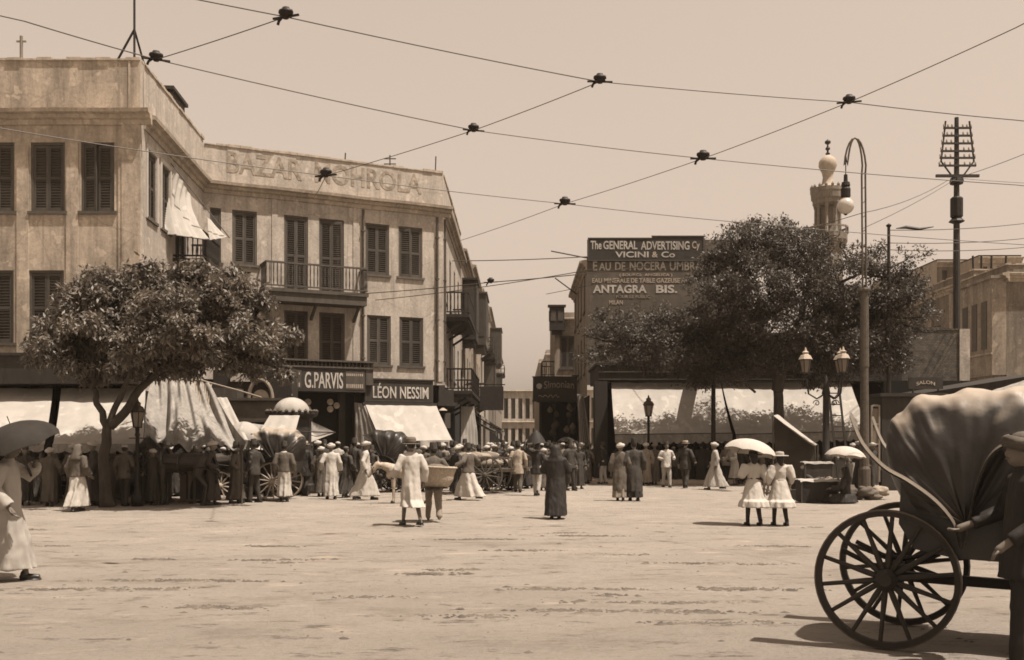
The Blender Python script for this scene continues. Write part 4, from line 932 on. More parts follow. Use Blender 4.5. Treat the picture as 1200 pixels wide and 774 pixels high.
# telegraph pole
D = 50; p = at(1121, 520, D); tg = thing('telegraph_pole', 'tall telegraph pole with a ladder of crossarms above the brick wall', 'telegraph pole', (p.x, D, 0))
z = lambda py: at(0, py, D).z
MB().tube([(0,0,0),(0,0,z(300)),(0,0,z(138))], [.2,.16,.1], 10).build('pole', DARKW, tg)
for i, py in enumerate((151, 160, 169, 178, 186, 195)):
    hw = .68 + .045*i; MB().bar((-hw,-.1,z(py)),(hw,-.1,z(py)),.09).build('crossarm', DARKW, tg)
    mb = MB()
    for q in (-1,-.7,-.4,.4,.7,1): mb.lathe([(.03,0),(.05,.05),(.04,.13),(0,.16)], 6, (q*hw*.97,-.1,z(py)+.045))
    mb.build('insulator', LETG, tg)
MB().bar((-1.05,-.1,z(207)),(1.05,-.1,z(207)),.13).build('crossarm', DARKW, tg)
for s in (-1, 1):
    MB().tube([(s*.58,-.1,z(143)),(s*.8,-.1,z(190)),(s*.12,-.1,z(212))], .045, 6).build('stay', DARKW, tg)
MB().lathe([(.3,z(216)),(.34,z(213)),(.3,z(209)),(.2,z(209))], 10).build('collar', IRON, tg); MB().lathe([(.2,z(262)),(.38,z(260)),(.22,z(256)),(.3,z(254)),(.3,z(233)),(.2,z(231))], 10).build('joint_sleeve', IRON, tg)
D = 40; p = at(1041.5, 520, D); t2 = thing('wooden_pole', 'plain slim wooden pole rising through the right of the big tree', 'pole', (p.x, D, 0)); MB().tube([(0,0,0),(0,0,at(0,266,D).z)], [.1,.06], 8).build('pole', DARKW, t2); MB().lathe([(.09,0),(.11,.06),(0,.14)], 8, (0,0,at(0,266,D).z)).build('cap', IRON, t2)
D = 40; pa, pb = at(1050,268,D), at(1094,266,D); wb = thing('wire_bundle', 'frayed dark bundle wrapped on the wire beside the plain wooden pole', 'wire joint', tuple(pa)); MB().tube([(0,0,0),(.4,0,.05),(.9,0,-.02),(pb-pa)], [.015,.07,.06,.02], 6).build('wrapping', IRON, wb)

# ------------------------------------------------------------------ tramway wires and their hangers, all about seven metres up
ZW = 7.0
def aw_(px, py, z=ZW): D = (z-CZ)*FPX/(HOR-py); return Vector(((px-600)/FPX*D, D, z))
def wire(label, pts, r=.009, sag=.06, group='overhead wires'):
    o = MB(); full = []
    for i in range(len(pts)-1):
        a, b = pts[i], pts[i+1]; L_ = (b-a).length
        for k in range(8):
            t = k/8; q = a*(1-t)+b*t; q = q - Vector((0,0,4*t*(1-t)*sag*min(1, L_/14))); full.append(q)
    full.append(pts[-1]); o.tube(full, r, 5); return o.build('overhead_wire', WIRE, label=label, cat='wire', group=group)
h1 = [aw_(335,20), aw_(703,96), aw_(995,120)]; h2 = [aw_(183,70), aw_(555,153), aw_(824,186)]; h3 = [aw_(382,206), aw_(662,239)]
def ext(a, b, t): return a + (b-a)*t
wire('highest tram wire crossing the top of the sky from left to right', [ext(h1[0],h1[1],-.6)] + h1 + [aw_(1190,141), aw_(1400,160)])
wire('middle tram wire passing in front of the corner parapet', [aw_(-160,-20), aw_(28,25)] + h2 + [aw_(1190,217), aw_(1420,236)])
wire('lowest long tram wire running past the faded parapet lettering to the tree', [aw_(-60,140), aw_(160,176)] + h3 + [aw_(880,262), aw_(1250,290)])
wire('left span wire between the two hangers nearest the corner block', [h2[0], h1[0]], .007)
wire('span wire linking the hangers above the middle of the street', [h3[0], h2[1], h1[1]], .007)
wire('span wire rising to the upper right past the minaret', [aw_(540,282), h3[1], h2[2], h1[2], aw_(1190,33), aw_(1300,-25)], .007)
wire('short span wire from the parapet to the lettering hanger', [fB.world(4.2,-.4,11.5), h3[0]], .009)
hb = [aw_(395,346), aw_(575,331), aw_(760,312)]
wire('thin far wire over the street mouth with one hanger', hb, .016, .1); wire('upper thin wire above the street mouth', [aw_(530,306), aw_(690,301)], .014, .1); wire('lower thin wire above the street mouth', [aw_(440,352), aw_(700,315)], .014, .1)
wire('faint wire from the telegraph pole down to the left', [at(1110,212,49.8), at(1010,250,38), aw_(640,345,9)], .014, .2)
for i, (a, b) in enumerate((((1041,270),(1230,258)), ((1041,285),(1230,276)), ((1041,293),(1230,287)))):
    wire(['upper','middle','lowest'][i] + ' of the three wires running right from the plain wooden pole', [at(a[0],a[1],40), at(b[0],b[1],52)], .016, .15)
wire('wire from the telegraph pole to the upper right edge', [at(1121,209,49.8), at(1260,155,36)], .014, .1)
wire('level wire crossing the telegraph pole at its wide crossarm', [at(1011,268,34), at(1121,209,49.9), at(1260,217,52)], .012, .1)
def hanger(label, p, s=1.0, rz=0):
    t = thing('wire_hanger', label, 'wire hanger', tuple(p), rz, 'tram wire hangers'); 
    MB().lathe([(0,.15*s),(.05*s,.15*s),(.06*s,.12*s),(.1*s,.1*s),(.105*s,.06*s),(.085*s,.04*s),(.09*s,.02*s),(.05*s,.0),(.04*s,-.03*s),(.0,-.035*s)], 12, sx=1.2).build('insulator_cap', IRON, t, smooth=True)
    MB().bar((-.24*s,0,-.0),(.24*s,0,-.0),.03*s).build('clamp', IRON, t); MB().tube([(-.05*s,0,.02*s),(-.13*s,0,-.05*s),(-.15*s,0,-.11*s)], .024*s, 5).build('hook', IRON, t)
for lab, p in (('black wire hanger at the top left of the sky', h1[0]), ('black wire hanger high in the middle of the sky', h1[1]), ('black wire hanger right of the minaret finial', h1[2]),
               ('black wire hanger above the corner parapet', h2[0]), ('black wire hanger over the street gap left of centre', h2[1]), ('black wire hanger left above the minaret', h2[2]),
               ('black wire hanger in front of the faded parapet letters', h3[0]), ('black wire hanger above the advertising gable', h3[1]), ('small wire hanger low over the street mouth', hb[1])):
    hanger(lab, p, 1.0 if p.y > 19 else .78, rnd.uniform(-.5, .5))

# ------------------------------------------------------------------ left awnings, drapes, kiosk, pavilion
a1 = thing('awning', 'wide white awning cut by the left edge of the view', 'awning', (0,0,0))
sheet(a1, 'canvas', (-19,31.0,3.32), (-13.9,31.0,3.32), (-12.75,27.9,1.66), (-18.5,27.9,1.66), CANV, sag=.12, nf=5, seed=1)
a2 = thing('awning', 'white awning panel behind the left tree trunk', 'awning', (0,0,0))
sheet(a2, 'canvas', (-13.65,31.0,3.32), (-11.1,31.0,3.32), (-10.05,27.85,1.64), (-12.5,27.85,1.64), CANV, sag=.14, nf=4, seed=4)
valance(a1, (-18.5,27.9,1.66), (-12.75,27.9,1.66), .25, CANVG, n=14); valance(a2, (-12.5,27.85,1.64), (-10.05,27.85,1.64), .25, CANVG, n=7)
poles(a1, [(-18.3,27.95,1.65),(-15.6,27.95,1.65),(-12.85,27.95,1.65)]); poles(a2, [(-12.4,27.9,1.62),(-10.2,27.9,1.62)])
a3 = thing('awning', 'old canvas draped in heavy folds between the awnings right of the tree', 'awning', (0,0,0))
def swag(u, v): return .16*math.sin(u*15+4*v)*v**.7 - .3*math.sin(v*math.pi)*max(0, math.sin(u*9.4)) + .05*math.sin(u*40+v*6)
sheet(a3, 'canvas', (-10.9,30.9,3.55), (-9.05,30.6,3.45), (-7.25,28.0,1.62), (-10.15,28.0,1.6), CANVG, sag=.1, fold=.05, nf=9, nu=90, nv=30, seed=3, extra=swag)
sheet(a3, 'canvas', (-9.55,30.75,3.5), (-8.95,30.55,3.42), (-8.9,29.7,2.35), (-9.4,29.7,2.3), SACK, sag=.05, fold=.06, nf=6, nu=30, nv=14, seed=7)
poles(a3, [(-10.1,28.05,1.6),(-7.4,28.05,1.6),(-8.7,28.05,1.6)])
a4 = thing('awning', 'small steep white canvas slope between the drape and the domed kiosk', 'awning', (0,0,0))
sheet(a4, 'canvas', at(246,466,31.5), at(266,466,31.5), at(291,516,29.8), at(266,516,29.8), CANV, sag=.03, nf=3, nu=20, seed=2); valance(a4, at(266,516,29.8), at(293,516,29.8), .3, CANVG, n=5)
poles(a4, [tuple(at(268,516,29.85)), tuple(at(290,516,29.85))])
# curved hood awning
a5 = thing('awning', 'little rounded white awning with a scalloped edge left of the kiosk', 'awning', (0,0,0))
q0 = at(286, 517, 30.6)
MB().grid(lambda u, v: q0 + Vector((.55*math.cos(math.pi*u)*math.sin(v*math.pi/2), -.55*math.sin(math.pi*u)*math.sin(v*math.pi/2), .58*math.cos(v*math.pi/2))), 20, 8).build('canvas', CANV, a5, W(a5), smooth=True)
valance(a5, q0+Vector((-.55,-.02,0)), q0+Vector((.55,-.3,0)), .22, CANV, n=5, wav=.5); poles(a5, [tuple(q0+Vector((-.5,0,0))), tuple(q0+Vector((.5,0,0)))], .02)
# white rectangle slopes beyond (between)
a6 = thing('awning', 'pale low canvas roof behind the little rounded awning', 'awning', (0,0,0))
sheet(a6, 'canvas', at(268,494,34), at(318,499,34), at(312,516,32.5), at(270,516,32.5), CANVG, sag=.04, nf=3, nu=20, seed=9); poles(a6, [tuple(at(271,516,32.6)), tuple(at(311,516,32.6))])
# low timber pavilion in front of the bazaar
pvn = thing('timber_pavilion', 'low dark timber pavilion with an arched gable behind the awnings', 'shop', (at(232,520,36.5).x, 36.5, 0))
x1 = at(336,520,36.5).x - pvn.location.x
zz = lambda py: at(0,py,36.5).z
mb = MB(); mb.box(0, x1, .1, 2, .1, zz(468)); mb.build('body', VOID, pvn)
mb = MB(); mb.box(-.1, x1+.1, -.2, .1, zz(492), zz(470)); mb.build('fascia', mat('fascia_paint', .11, var=.25, scale=3), pvn); mb = MB(); mb.box(-.15, x1+.15, -.32, .12, zz(470), zz(467)); mb.box(-.15, x1+.15, -.28, .12, zz(495), zz(492)); mb.box(-.1,x1*.45,-.1,1.9,zz(467),zz(455)); mb.build('moulding', MIDW, pvn)
ax = at(306,520,36.5).x - pvn.location.x
mb = MB().tube([(ax+.42*math.cos(math.pi*q/14), -.1, zz(468)+.68*math.sin(math.pi*q/14)) for q in range(15)], .07, 8); mb.build('arch', PALEW, pvn)
mb = MB(); n = 14; mb.add([(ax+.38*math.cos(math.pi*q/n), -.04, zz(468)+.62*math.sin(math.pi*q/n)) for q in range(n+1)], [tuple(range(n+1))]); mb.build('arch_panel', DARKW, pvn)
mb = MB(); mb.add([(ax+.3*math.cos(math.pi*q/n), -.05, zz(468)+.34*math.sin(math.pi*q/n)) for q in range(n+1)], [tuple(range(n+1))]); mb.build('arch_light', LETG, pvn)
mb = MB(); mb.box(at(270,0,37.2).x-pvn.location.x, at(301,0,37.2).x-pvn.location.x, .7, .76, zz(446), zz(436)); mb.build('pale_board', WHITEP, pvn)
mb = MB(); mb.box(.3, x1, .8, 1.9, zz(467), zz(432)); mb.build('upper_room', DARKW, pvn)
rp_ = MB().tube([at(232,445,33), at(280,458,35), at(306,466,36)], .03, 6); rp_.build('guy_rope', SACK, label='pale rope stretched from the drape to the arched gable', cat='rope')
# domed kiosk
D = 33.5; kx = at(342, 520, D).x; kz = lambda py: at(0,py,D).z
ki = thing('domed_kiosk', 'dark octagonal newspaper kiosk with a pale ribbed dome', 'kiosk', (kx, D, 0))
MB().lathe([(.72,.1),(.75,.3),(.68,.35),(.68,kz(490)),(.8,kz(489)),(.86,kz(486)),(.86,kz(484)),(.5,kz(483))], 8).build('body', DARKW, ki, rz=R(22.5))
dome = MB(); nd = 48
dome.grid(lambda u, v: ((.56+.03*abs(math.sin(u*math.pi*8)))*math.sin(math.pi/2*min(1,v*1.0)*.999+.0)*math.cos(2*math.pi*u), (.56+.03*abs(math.sin(u*math.pi*8)))*math.sin(math.pi/2*v)*math.sin(2*math.pi*u), kz(484)+(kz(466)-kz(484))*math.cos(math.pi/2*v)), nd, 10, close=True)
dome.build('dome', CANV, ki, smooth=True)
mb = MB()
for q in range(24): a = q*math.pi/12; mb.lathe([(.05,0),(.07,.05),(.0,.12)], 6, (.8*math.cos(a), .8*math.sin(a), kz(484)))
mb.build('cresting', IRONL, ki); MB().lathe([(.03,0),(.06,.08),(.02,.15),(0,.3)], 8, (0,0,kz(466)-.03)).build('finial', IRON, ki)
for q in range(8):
    a = R(22.5)+q*math.pi/4+math.pi/8; u = Vector((math.cos(a), math.sin(a), 0)); v = Vector((-u.y, u.x, 0)); mb = MB()
    c = u*.632; mb.bar(c-v*.2+Vector((0,0,1.6)), c+v*.2+Vector((0,0,1.6)), .05); mb.bar(c-v*.2+Vector((0,0,.9)), c+v*.2+Vector((0,0,.9)), .05); mb.bar(c-v*.2+Vector((0,0,.9)), c-v*.2+Vector((0,0,1.6)), .05); mb.bar(c+v*.2+Vector((0,0,.9)), c+v*.2+Vector((0,0,1.6)), .05); mb.build('window_frame', MIDW, ki)
a7 = thing('awning', 'plain square white awning sloping down from the domed kiosk', 'awning', (0,0,0))
sheet(a7, 'canvas', at(316,487,32.6), at(351,487,32.6), at(339,527,31.2), at(290,526,31.2), CANV, sag=.04, nf=3, nu=24, seed=3); poles(a7, [tuple(at(291,526,31.25)), tuple(at(338,527,31.25))], .025)
a8 = thing('awning', 'small pointed canvas flap on the right side of the kiosk', 'awning', (0,0,0))
mb = MB(); pts = [at(365,494,33.2), at(393,507,32.2), at(365,518,32.4), at(365,506,32.9)]
def tri(a, b, c, n=8):
    mb_ = MB(); 
    for sgn in (0, .012):
        mb_.grid(lambda u, v: (a*(1-v)+(b*(1-u)+c*u)*v) - Vector((0,0,.06*math.sin(math.pi*v)*math.sin(math.pi*u)+sgn)), n, n)
    return mb_
tri(pts[0], pts[1], pts[3]).build('canvas', CANVG, a8, W(a8), smooth=True); tri(pts[3], pts[1], pts[2]).build('canvas', CANV, a8, W(a8), smooth=True); MB().tube([at(352,506,33), at(393,507,32.2)], .02, 5).build('rod', MIDW, a8, W(a8))
# bollards / pale boxes beneath the drape
for i, (px, py, w_, h_, lab) in enumerate(((190,588,.42,.95,'left pale wooden pillar box beneath the draped canvas'), (222,588,.42,.85,'right pale wooden pillar box beneath the draped canvas'))):
    p = gp(px, py); b_ = thing('wooden_pedestal', lab, 'pedestal', tuple(p)); MB().box(-w_/2,w_/2,-.2,.2,.05,h_).build('body', PALEW, b_); MB().box(-w_/2-.04,w_/2+.04,-.24,.24,h_,h_+.06).build('top', PALEW, b_); MB().box(-w_/2-.04,w_/2+.04,-.24,.24,0,.055).build('plinth', PALEW, b_)
    mb = MB(); mb.box(-.03,.03,-.215,-.2,.08,h_-.02); mb.build('batten', MIDW, b_)

# ------------------------------------------------------------------ trees
def crown(root, name, lobes, ncl, nleaf, L_, wd_, droop, m, seed, shell=.55, clr=.22, sub=14, clump=.3):
    g = np.random.default_rng(seed); vol = np.array([a[1][0]*a[1][1]*a[1][2] for a in lobes])**.8; pr = vol/vol.sum()
    nsub = max(40, ncl//sub); idx = g.choice(len(lobes), nsub, p=pr); C = np.array([a[0] for a in lobes])[idx]; Rr = np.array([a[1] for a in lobes])[idx]
    d = g.normal(size=(nsub,3)); d /= np.linalg.norm(d, axis=1)[:,None]; rad = shell + (1.08-shell)*g.random(nsub)**.55
    S = C + d*Rr*rad[:,None]; sr = clump*(.55+.9*g.random(nsub)); si = g.integers(0, nsub, ncl)      # clumps of foliage, then leaf sprays within each clump
    e = g.normal(size=(ncl,3)); e /= np.linalg.norm(e, axis=1)[:,None]; P = S[si] + e*(sr[si]*g.random(ncl)**.45)[:,None]*np.array([1.15,1.15,.62])
    axis_ = e*.7 + d[si]*.5; axis_ /= np.linalg.norm(axis_, axis=1)[:,None]; axis_[:,2] += .1
    n = ncl*nleaf; base = np.repeat(P, nleaf, 0) + g.normal(size=(n,3))*clr*.45
    ld = np.repeat(axis_, nleaf, 0)*.5 + g.normal(size=(n,3))*.75; ld[:,2] -= droop; ld /= np.linalg.norm(ld, axis=1)[:,None]
    side = np.cross(ld, g.normal(size=(n,3))*.5 + np.array([0,0,1.0])); side /= np.linalg.norm(side, axis=1)[:,None]+1e-9
    ll = (L_*(.65+.6*g.random(n)))[:,None]; ww = wd_*ll/L_*.5; nor = np.cross(side, ld)
    V = np.empty((n,4,3), np.float32); V[:,0] = base; V[:,1] = base+ld*ll*.5+side*ww; V[:,2] = base+ld*ll-nor*ll*.12; V[:,3] = base+ld*ll*.5-side*ww
    me = bpy.data.meshes.new(name); me.vertices.add(n*4); me.vertices.foreach_set('co', V.ravel()); me.loops.add(n*4); me.loops.foreach_set('vertex_index', np.arange(n*4, dtype=np.int32)); me.polygons.add(n); me.polygons.foreach_set('loop_start', np.arange(0, n*4, 4, dtype=np.int32)); me.polygons.foreach_set('loop_total', np.full(n, 4, np.int32)); me.update(); me.validate(); me.materials.append(m)
    return inst(name, me, root, kind='stuff')
def limb(pts, r0, r1, wob=.08, seed=0, n=5):
    out_ = []; m = len(pts)-1
    for i in range(m):
        for k in range(n):
            t = k/n; p0 = Vector(pts[max(i-1,0)]); a = Vector(pts[i]); b = Vector(pts[i+1]); p3 = Vector(pts[min(i+2,m)])
            q = .5*((2*a)+(b-p0)*t+(2*p0-5*a+4*b-p3)*t*t+(3*a-p0-3*b+p3)*t**3); tt = (i+t)/m
            out_.append(q + wob*Vector((mnoise.noise((tt*4+seed,0,seed)), mnoise.noise((tt*4,seed,1)), .3*mnoise.noise((tt*3,2,seed)))))
    out_.append(Vector(pts[-1])); L_ = len(out_); return out_, [r0+(r1-r0)*k/(L_-1) for k in range(L_)]
def tree(label, base, trunk, limbs, lobes, m, ncl, nleaf, L_, wd_, droop, seed, r0, shell=.55, clr=.22, twigs=5, sub=14, clump=.3):
    t = thing('tree', label, 'tree', base); g = random.Random(seed)
    p, r = limb(trunk, r0, r0*.72, .05, seed); r[0] *= 1.5; r[1] *= 1.2
    MB().tube(p, r, 12).build('trunk', BARK, t, smooth=True)
    for i, (pts, ra, rb) in enumerate(limbs):
        p, r = limb(pts, ra, rb, .16, seed+i); MB().tube(p, r, 9).build('limb', BARK, t, smooth=True)
    tw = MB()
    for i, (c, rr_) in enumerate(lobes):
        # a branch to each lobe from the nearest limb point, then twigs
        best = min((Vector(q) for l in limbs for q in l[0][1:]), key=lambda q: (q-Vector(c)).length)
        p, r = limb([best, (best+Vector(c))/2 - Vector((0,0,.15)), c], .07, .03, .15, seed*3+i, 4); tw.tube(p, r, 6)
        for k in range(twigs):
            d = Vector((g.gauss(0,1), g.gauss(0,1), g.gauss(.2,.8))).normalized(); e = Vector(c) + Vector((d.x*rr_[0], d.y*rr_[1], d.z*rr_[2]))*g.uniform(.75,1.0)
            p, r = limb([c, (Vector(c)+e)/2 + Vector((g.gauss(0,.1),g.gauss(0,.1),.08)), e], .028, .008, .1, seed*5+i+k, 4); tw.tube(p, r, 5)
    tw.build('branches', BARK, t, smooth=True)
    crown(t, 'crown', lobes, ncl, nleaf, L_, wd_, droop, m, seed, shell, clr, sub, clump); return t
D = 26.6; bx_, by_ = at(126,520,D).x, D
def lp(px, py, dd=0): q = at(px, py, D+dd); return (q.x-bx_, q.y-by_, q.z)
lobes = []
for px, py, rx, rz, dd in ((90,392,38,26,-.3),(70,405,28,20,.6),(118,358,42,26,.3),(150,395,44,30,-1.0),(172,345,44,28,.8),(200,380,44,34,-1.2),(225,342,42,26,.2),(258,355,42,28,-.4),(265,400,42,28,-.9),(296,395,36,28,.3),(235,418,40,20,-.2),(108,428,36,14,.2),(180,425,44,16,.5),(305,425,24,20,.2),(205,324,34,12,1.0),(262,330,34,12,.6),(52,392,16,14,.2),(322,392,16,14,0),(312,415,18,12,-.4),(140,335,26,12,.2),(45,412,9,7,0),(62,370,10,7,.3),(95,340,10,7,0),(120,322,10,6,.4),(165,314,12,6,.2),(232,312,12,6,0),(285,322,10,7,.2),(312,352,11,8,-.2),(330,408,8,9,0),(325,435,9,8,.2),(60,428,10,6,0)):
    lobes.append((lp(px, py, dd), (rx/1200*D, 1.05*min(rx, 34)/1200*D*1.25, rz/1200*D)))
tree('leafy broad leaved tree with forked trunk in front of the left awnings', (bx_, by_, 0), [(0,0,0), lp(122,545), lp(124,515), lp(127,497)],
     [([lp(127,500), lp(118,478), lp(106,455), lp(92,420,.3)], .1, .05), ([lp(127,500), lp(138,470), lp(150,445,-.3), lp(160,410,-.6)], .09, .05), ([lp(129,500), lp(155,470,.1), lp(182,440,.2), lp(225,400,.1), lp(275,385)], .13, .05), ([lp(182,440,.2), lp(190,400,.6), lp(200,360,.8)], .1, .05), ([lp(106,455), lp(112,410), lp(125,365,.3)], .08, .04)],
     lobes, LEAF1, 6500, 9, .165, .06, .4, 11, .155, shell=.6, clr=.13, sub=24, clump=.32)
D = 40.9; bx_, by_ = at(914,520,D).x, D
lobes = []
for px, py, rx, rz, dd in ((715,385,26,20,.5),(745,395,34,26,-.4),(785,388,38,24,.6),(800,365,20,12,.3),(842,364,36,38,-.6),(850,318,34,28,.4),(865,290,36,26,0),(880,340,48,40,-1.2),(905,285,40,24,.8),(930,320,46,36,-.8),(940,290,36,22,.4),(955,370,50,40,.2),(985,330,38,34,-.4),(1000,370,42,36,.6),(1015,310,24,24,0),(1040,350,34,30,-.3),(1045,390,30,24,.4),(1065,335,18,18,.2),(905,385,52,34,-.4),(850,400,44,28,.2),(800,415,36,16,-.2),(760,418,32,12,.3),(985,405,40,20,-.3),(700,408,14,10,0),(870,268,20,10,.2),(1062,305,14,10,0),(930,425,44,16,.8),(1080,372,12,10,0),(880,425,50,14,.3),(1000,425,44,14,.2),(830,425,36,10,.1),(960,440,30,10,.5),(770,400,30,22,.5),(722,415,30,14,.4),(775,428,42,11,.2),(845,440,42,12,.6),(1040,420,30,14,.2),(845,290,10,7,0),(888,262,10,6,0),(918,260,9,5,.2),(985,290,10,9,0),(965,282,22,12,0),(948,272,10,7,.2),(1035,315,10,8,.2),(1058,322,9,6,0),(1078,345,8,6,0),(1090,390,8,8,.2),(815,325,10,8,0),(690,395,9,6,0),(702,372,9,6,.2)):
    lobes.append((lp(px, py, dd), (rx/1200*D, min(rx, 44)/1200*D*1.25, rz/1200*D)))
tree('big spreading fine leaved tree casting shade on the right awning', (bx_, by_, 0), [(0,0,0), lp(915,540), lp(913,490), lp(911,455)],
     [([lp(911,458), lp(905,430), lp(880,400,-.3), lp(840,380,-.5), lp(800,385,-.3), lp(750,398)], .22, .06), ([lp(911,458), lp(918,420), lp(930,390,.3), lp(945,350,.2), lp(950,310)], .24, .06), ([lp(905,430), lp(895,390,.3), lp(885,340,.2), lp(870,300)], .15, .05), ([lp(918,420), lp(950,400,-.4), lp(990,385,-.3), lp(1035,365)], .16, .05), ([lp(945,350), lp(975,335,.2), lp(1010,320)], .1, .04), ([lp(885,460,-.8), lp(870,448,-.8), lp(845,438,-.7), lp(820,428,-.6)], .05, .03)],
     lobes, LEAF2, 14000, 9, .14, .06, .1, 23, .26, shell=.42, clr=.2, sub=22, clump=.5)
# ------------------------------------------------------------------ people
def capsule(mb, p, q, r0, r1, n=10):
    p, q = Vector(p), Vector(q); d = (q-p); L_ = d.length; d = d.normalized() if L_ > 1e-6 else Vector((0,0,1))
    pts, rs = [], []
    for a in (-80,-45,-15): pts.append(p + d*r0*math.sin(R(a))); rs.append(r0*math.cos(R(a)))
    for a in (15,45,80): pts.append(q + d*r1*math.sin(R(a))); rs.append(r1*math.cos(R(a)))
    mb.tube(pts, rs, n)
def ellip(mb, c, r, n=12, m=8):
    mb.grid(lambda u, v: (c[0]+r[0]*math.sin(math.pi*(v*.98+.01))*math.cos(2*math.pi*u), c[1]+r[1]*math.sin(math.pi*(v*.98+.01))*math.sin(2*math.pi*u), c[2]+r[2]*math.cos(math.pi*(v*.98+.01))), n, m, close=True)
    b = len(mb.v); mb.f.append(tuple(range(b-n*(m+1), b-n*m))); mb.f.append(tuple(reversed(range(b-n, b))))
def ik(s, h, l1, l2, pole):
    d = h-s; L_ = min(d.length, (l1+l2)*.999); u = d.normalized(); h = s+u*L_
    a = (l1*l1-l2*l2+L_*L_)/(2*L_); b = math.sqrt(max(0, l1*l1-a*a)); pl = (pole-u*pole.dot(u)).normalized(); return s+u*a+pl*b, h
def loft(mb, rings, n=36, folds=0, ph=0, z0=None, kf=8, tw=.6):
    """rings: (z, cx, cy, rx, ry); folds grow downwards"""
    top = rings[0][0]; bot = rings[-1][0]
    pr = []
    for i in range(len(rings)-1):
        a, b = rings[i], rings[i+1]; m = max(1, int(abs(a[0]-b[0])/.05))
        for k in range(m): pr.append(tuple(a[j]+(b[j]-a[j])*k/m for j in range(5)))
    pr.append(rings[-1])
    base = len(mb.v)
    for z, cx, cy, rx, ry in pr:
        t = (top-z)/(top-bot+1e-9); A = folds*max(0, t-.12)**1.1
        for k in range(n):
            th = 2*math.pi*k/n
            f = 1 + A*(math.sin(kf*th+ph+tw*t*3)+.6*math.sin((kf-3)*th+ph*2.3-t*2)+.35*math.sin((kf+5)*th+ph*.7+t*4))
            mb.v.append((cx+rx*f*math.cos(th), cy+ry*f*math.sin(th), z))
    m = len(pr)
    for i in range(m-1):
        for k in range(n): k2 = (k+1) % n; mb.f.append((base+i*n+k, base+i*n+k2, base+(i+1)*n+k2, base+(i+1)*n+k))
    mb.f.append(tuple(base+k for k in reversed(range(n)))); mb.f.append(tuple(base+(m-1)*n+k for k in range(n)))
def crumple(me, seed, amp=.016):
    n = len(me.vertices); co = np.empty(n*3, np.float32); no = np.empty(n*3, np.float32); me.vertices.foreach_get('co', co); me.vertices.foreach_get('normal', no); co = co.reshape(-1,3); no = no.reshape(-1,3)
    d = np.array([mnoise.noise((p[0]*9+seed, p[1]*9, p[2]*3.2+seed)) + .5*mnoise.noise((p[0]*17, p[1]*17+seed, p[2]*9)) for p in co.tolist()])
    me.vertices.foreach_set('co', (co + no*(d*amp)[:,None]).astype(np.float32).ravel()); me.update()
HANG = (.04, .10, -.50)
def hat_mesh(kind, mb):
    """centred on the crown of the head at the origin (top of the skull z=0)"""
    if kind == 'turban':
        def f(u, v):
            th = 2*math.pi*u; ph = math.pi*v; wv = .012*math.sin(9*ph+2*th)
            rr = .085+(.048+wv)*math.sin(ph); return (rr*1.12*math.cos(th), rr*math.sin(th), -.055-.05*math.cos(ph)+.02*math.cos(th+.6))
        mb.grid(f, 22, 10, close=True); ellip(mb, (0,0,-.02), (.09,.085,.055))
    elif kind == 'fez': mb.lathe([(.094,-.07),(.092,-.06),(.076,.07),(.07,.078),(0,.08)], 18, sx=1.08); mb.tube([(0,0,.08),(-.06,.01,.085),(-.09,.015,.02),(-.092,.015,-.03)], [.006,.006,.008,.014], 5)
    elif kind == 'boater': mb.lathe([(.155,-.075),(.158,-.07),(.155,-.063),(.098,-.063),(.096,.02),(.09,.028),(0,.03)], 22, sx=1.1)
    elif kind == 'felt': mb.lathe([(.165,-.085),(.172,-.075),(.165,-.07),(.10,-.066),(.102,-.04),(.1,.02),(.085,.05),(.05,.06),(0,.045)], 22, sx=1.12)
    elif kind == 'straw_girl': mb.lathe([(.2,-.075),(.205,-.065),(.2,-.055),(.10,-.045),(.1,.0),(.085,.03),(0,.04)], 22, sx=1.05); 
    elif kind == 'cap': ellip(mb, (0,0,-.045), (.098,.088,.06))
    elif kind == 'scarf':
        loft(mb, [(.015,0,0,.02,.02),(.005,0,0,.06,.055),(-.05,-.005,0,.108,.094),(-.14,-.03,0,.105,.10),(-.22,-.05,0,.10,.115),(-.30,-.05,0,.13,.17),(-.40,-.05,0,.14,.19)], 20, .04, 1)
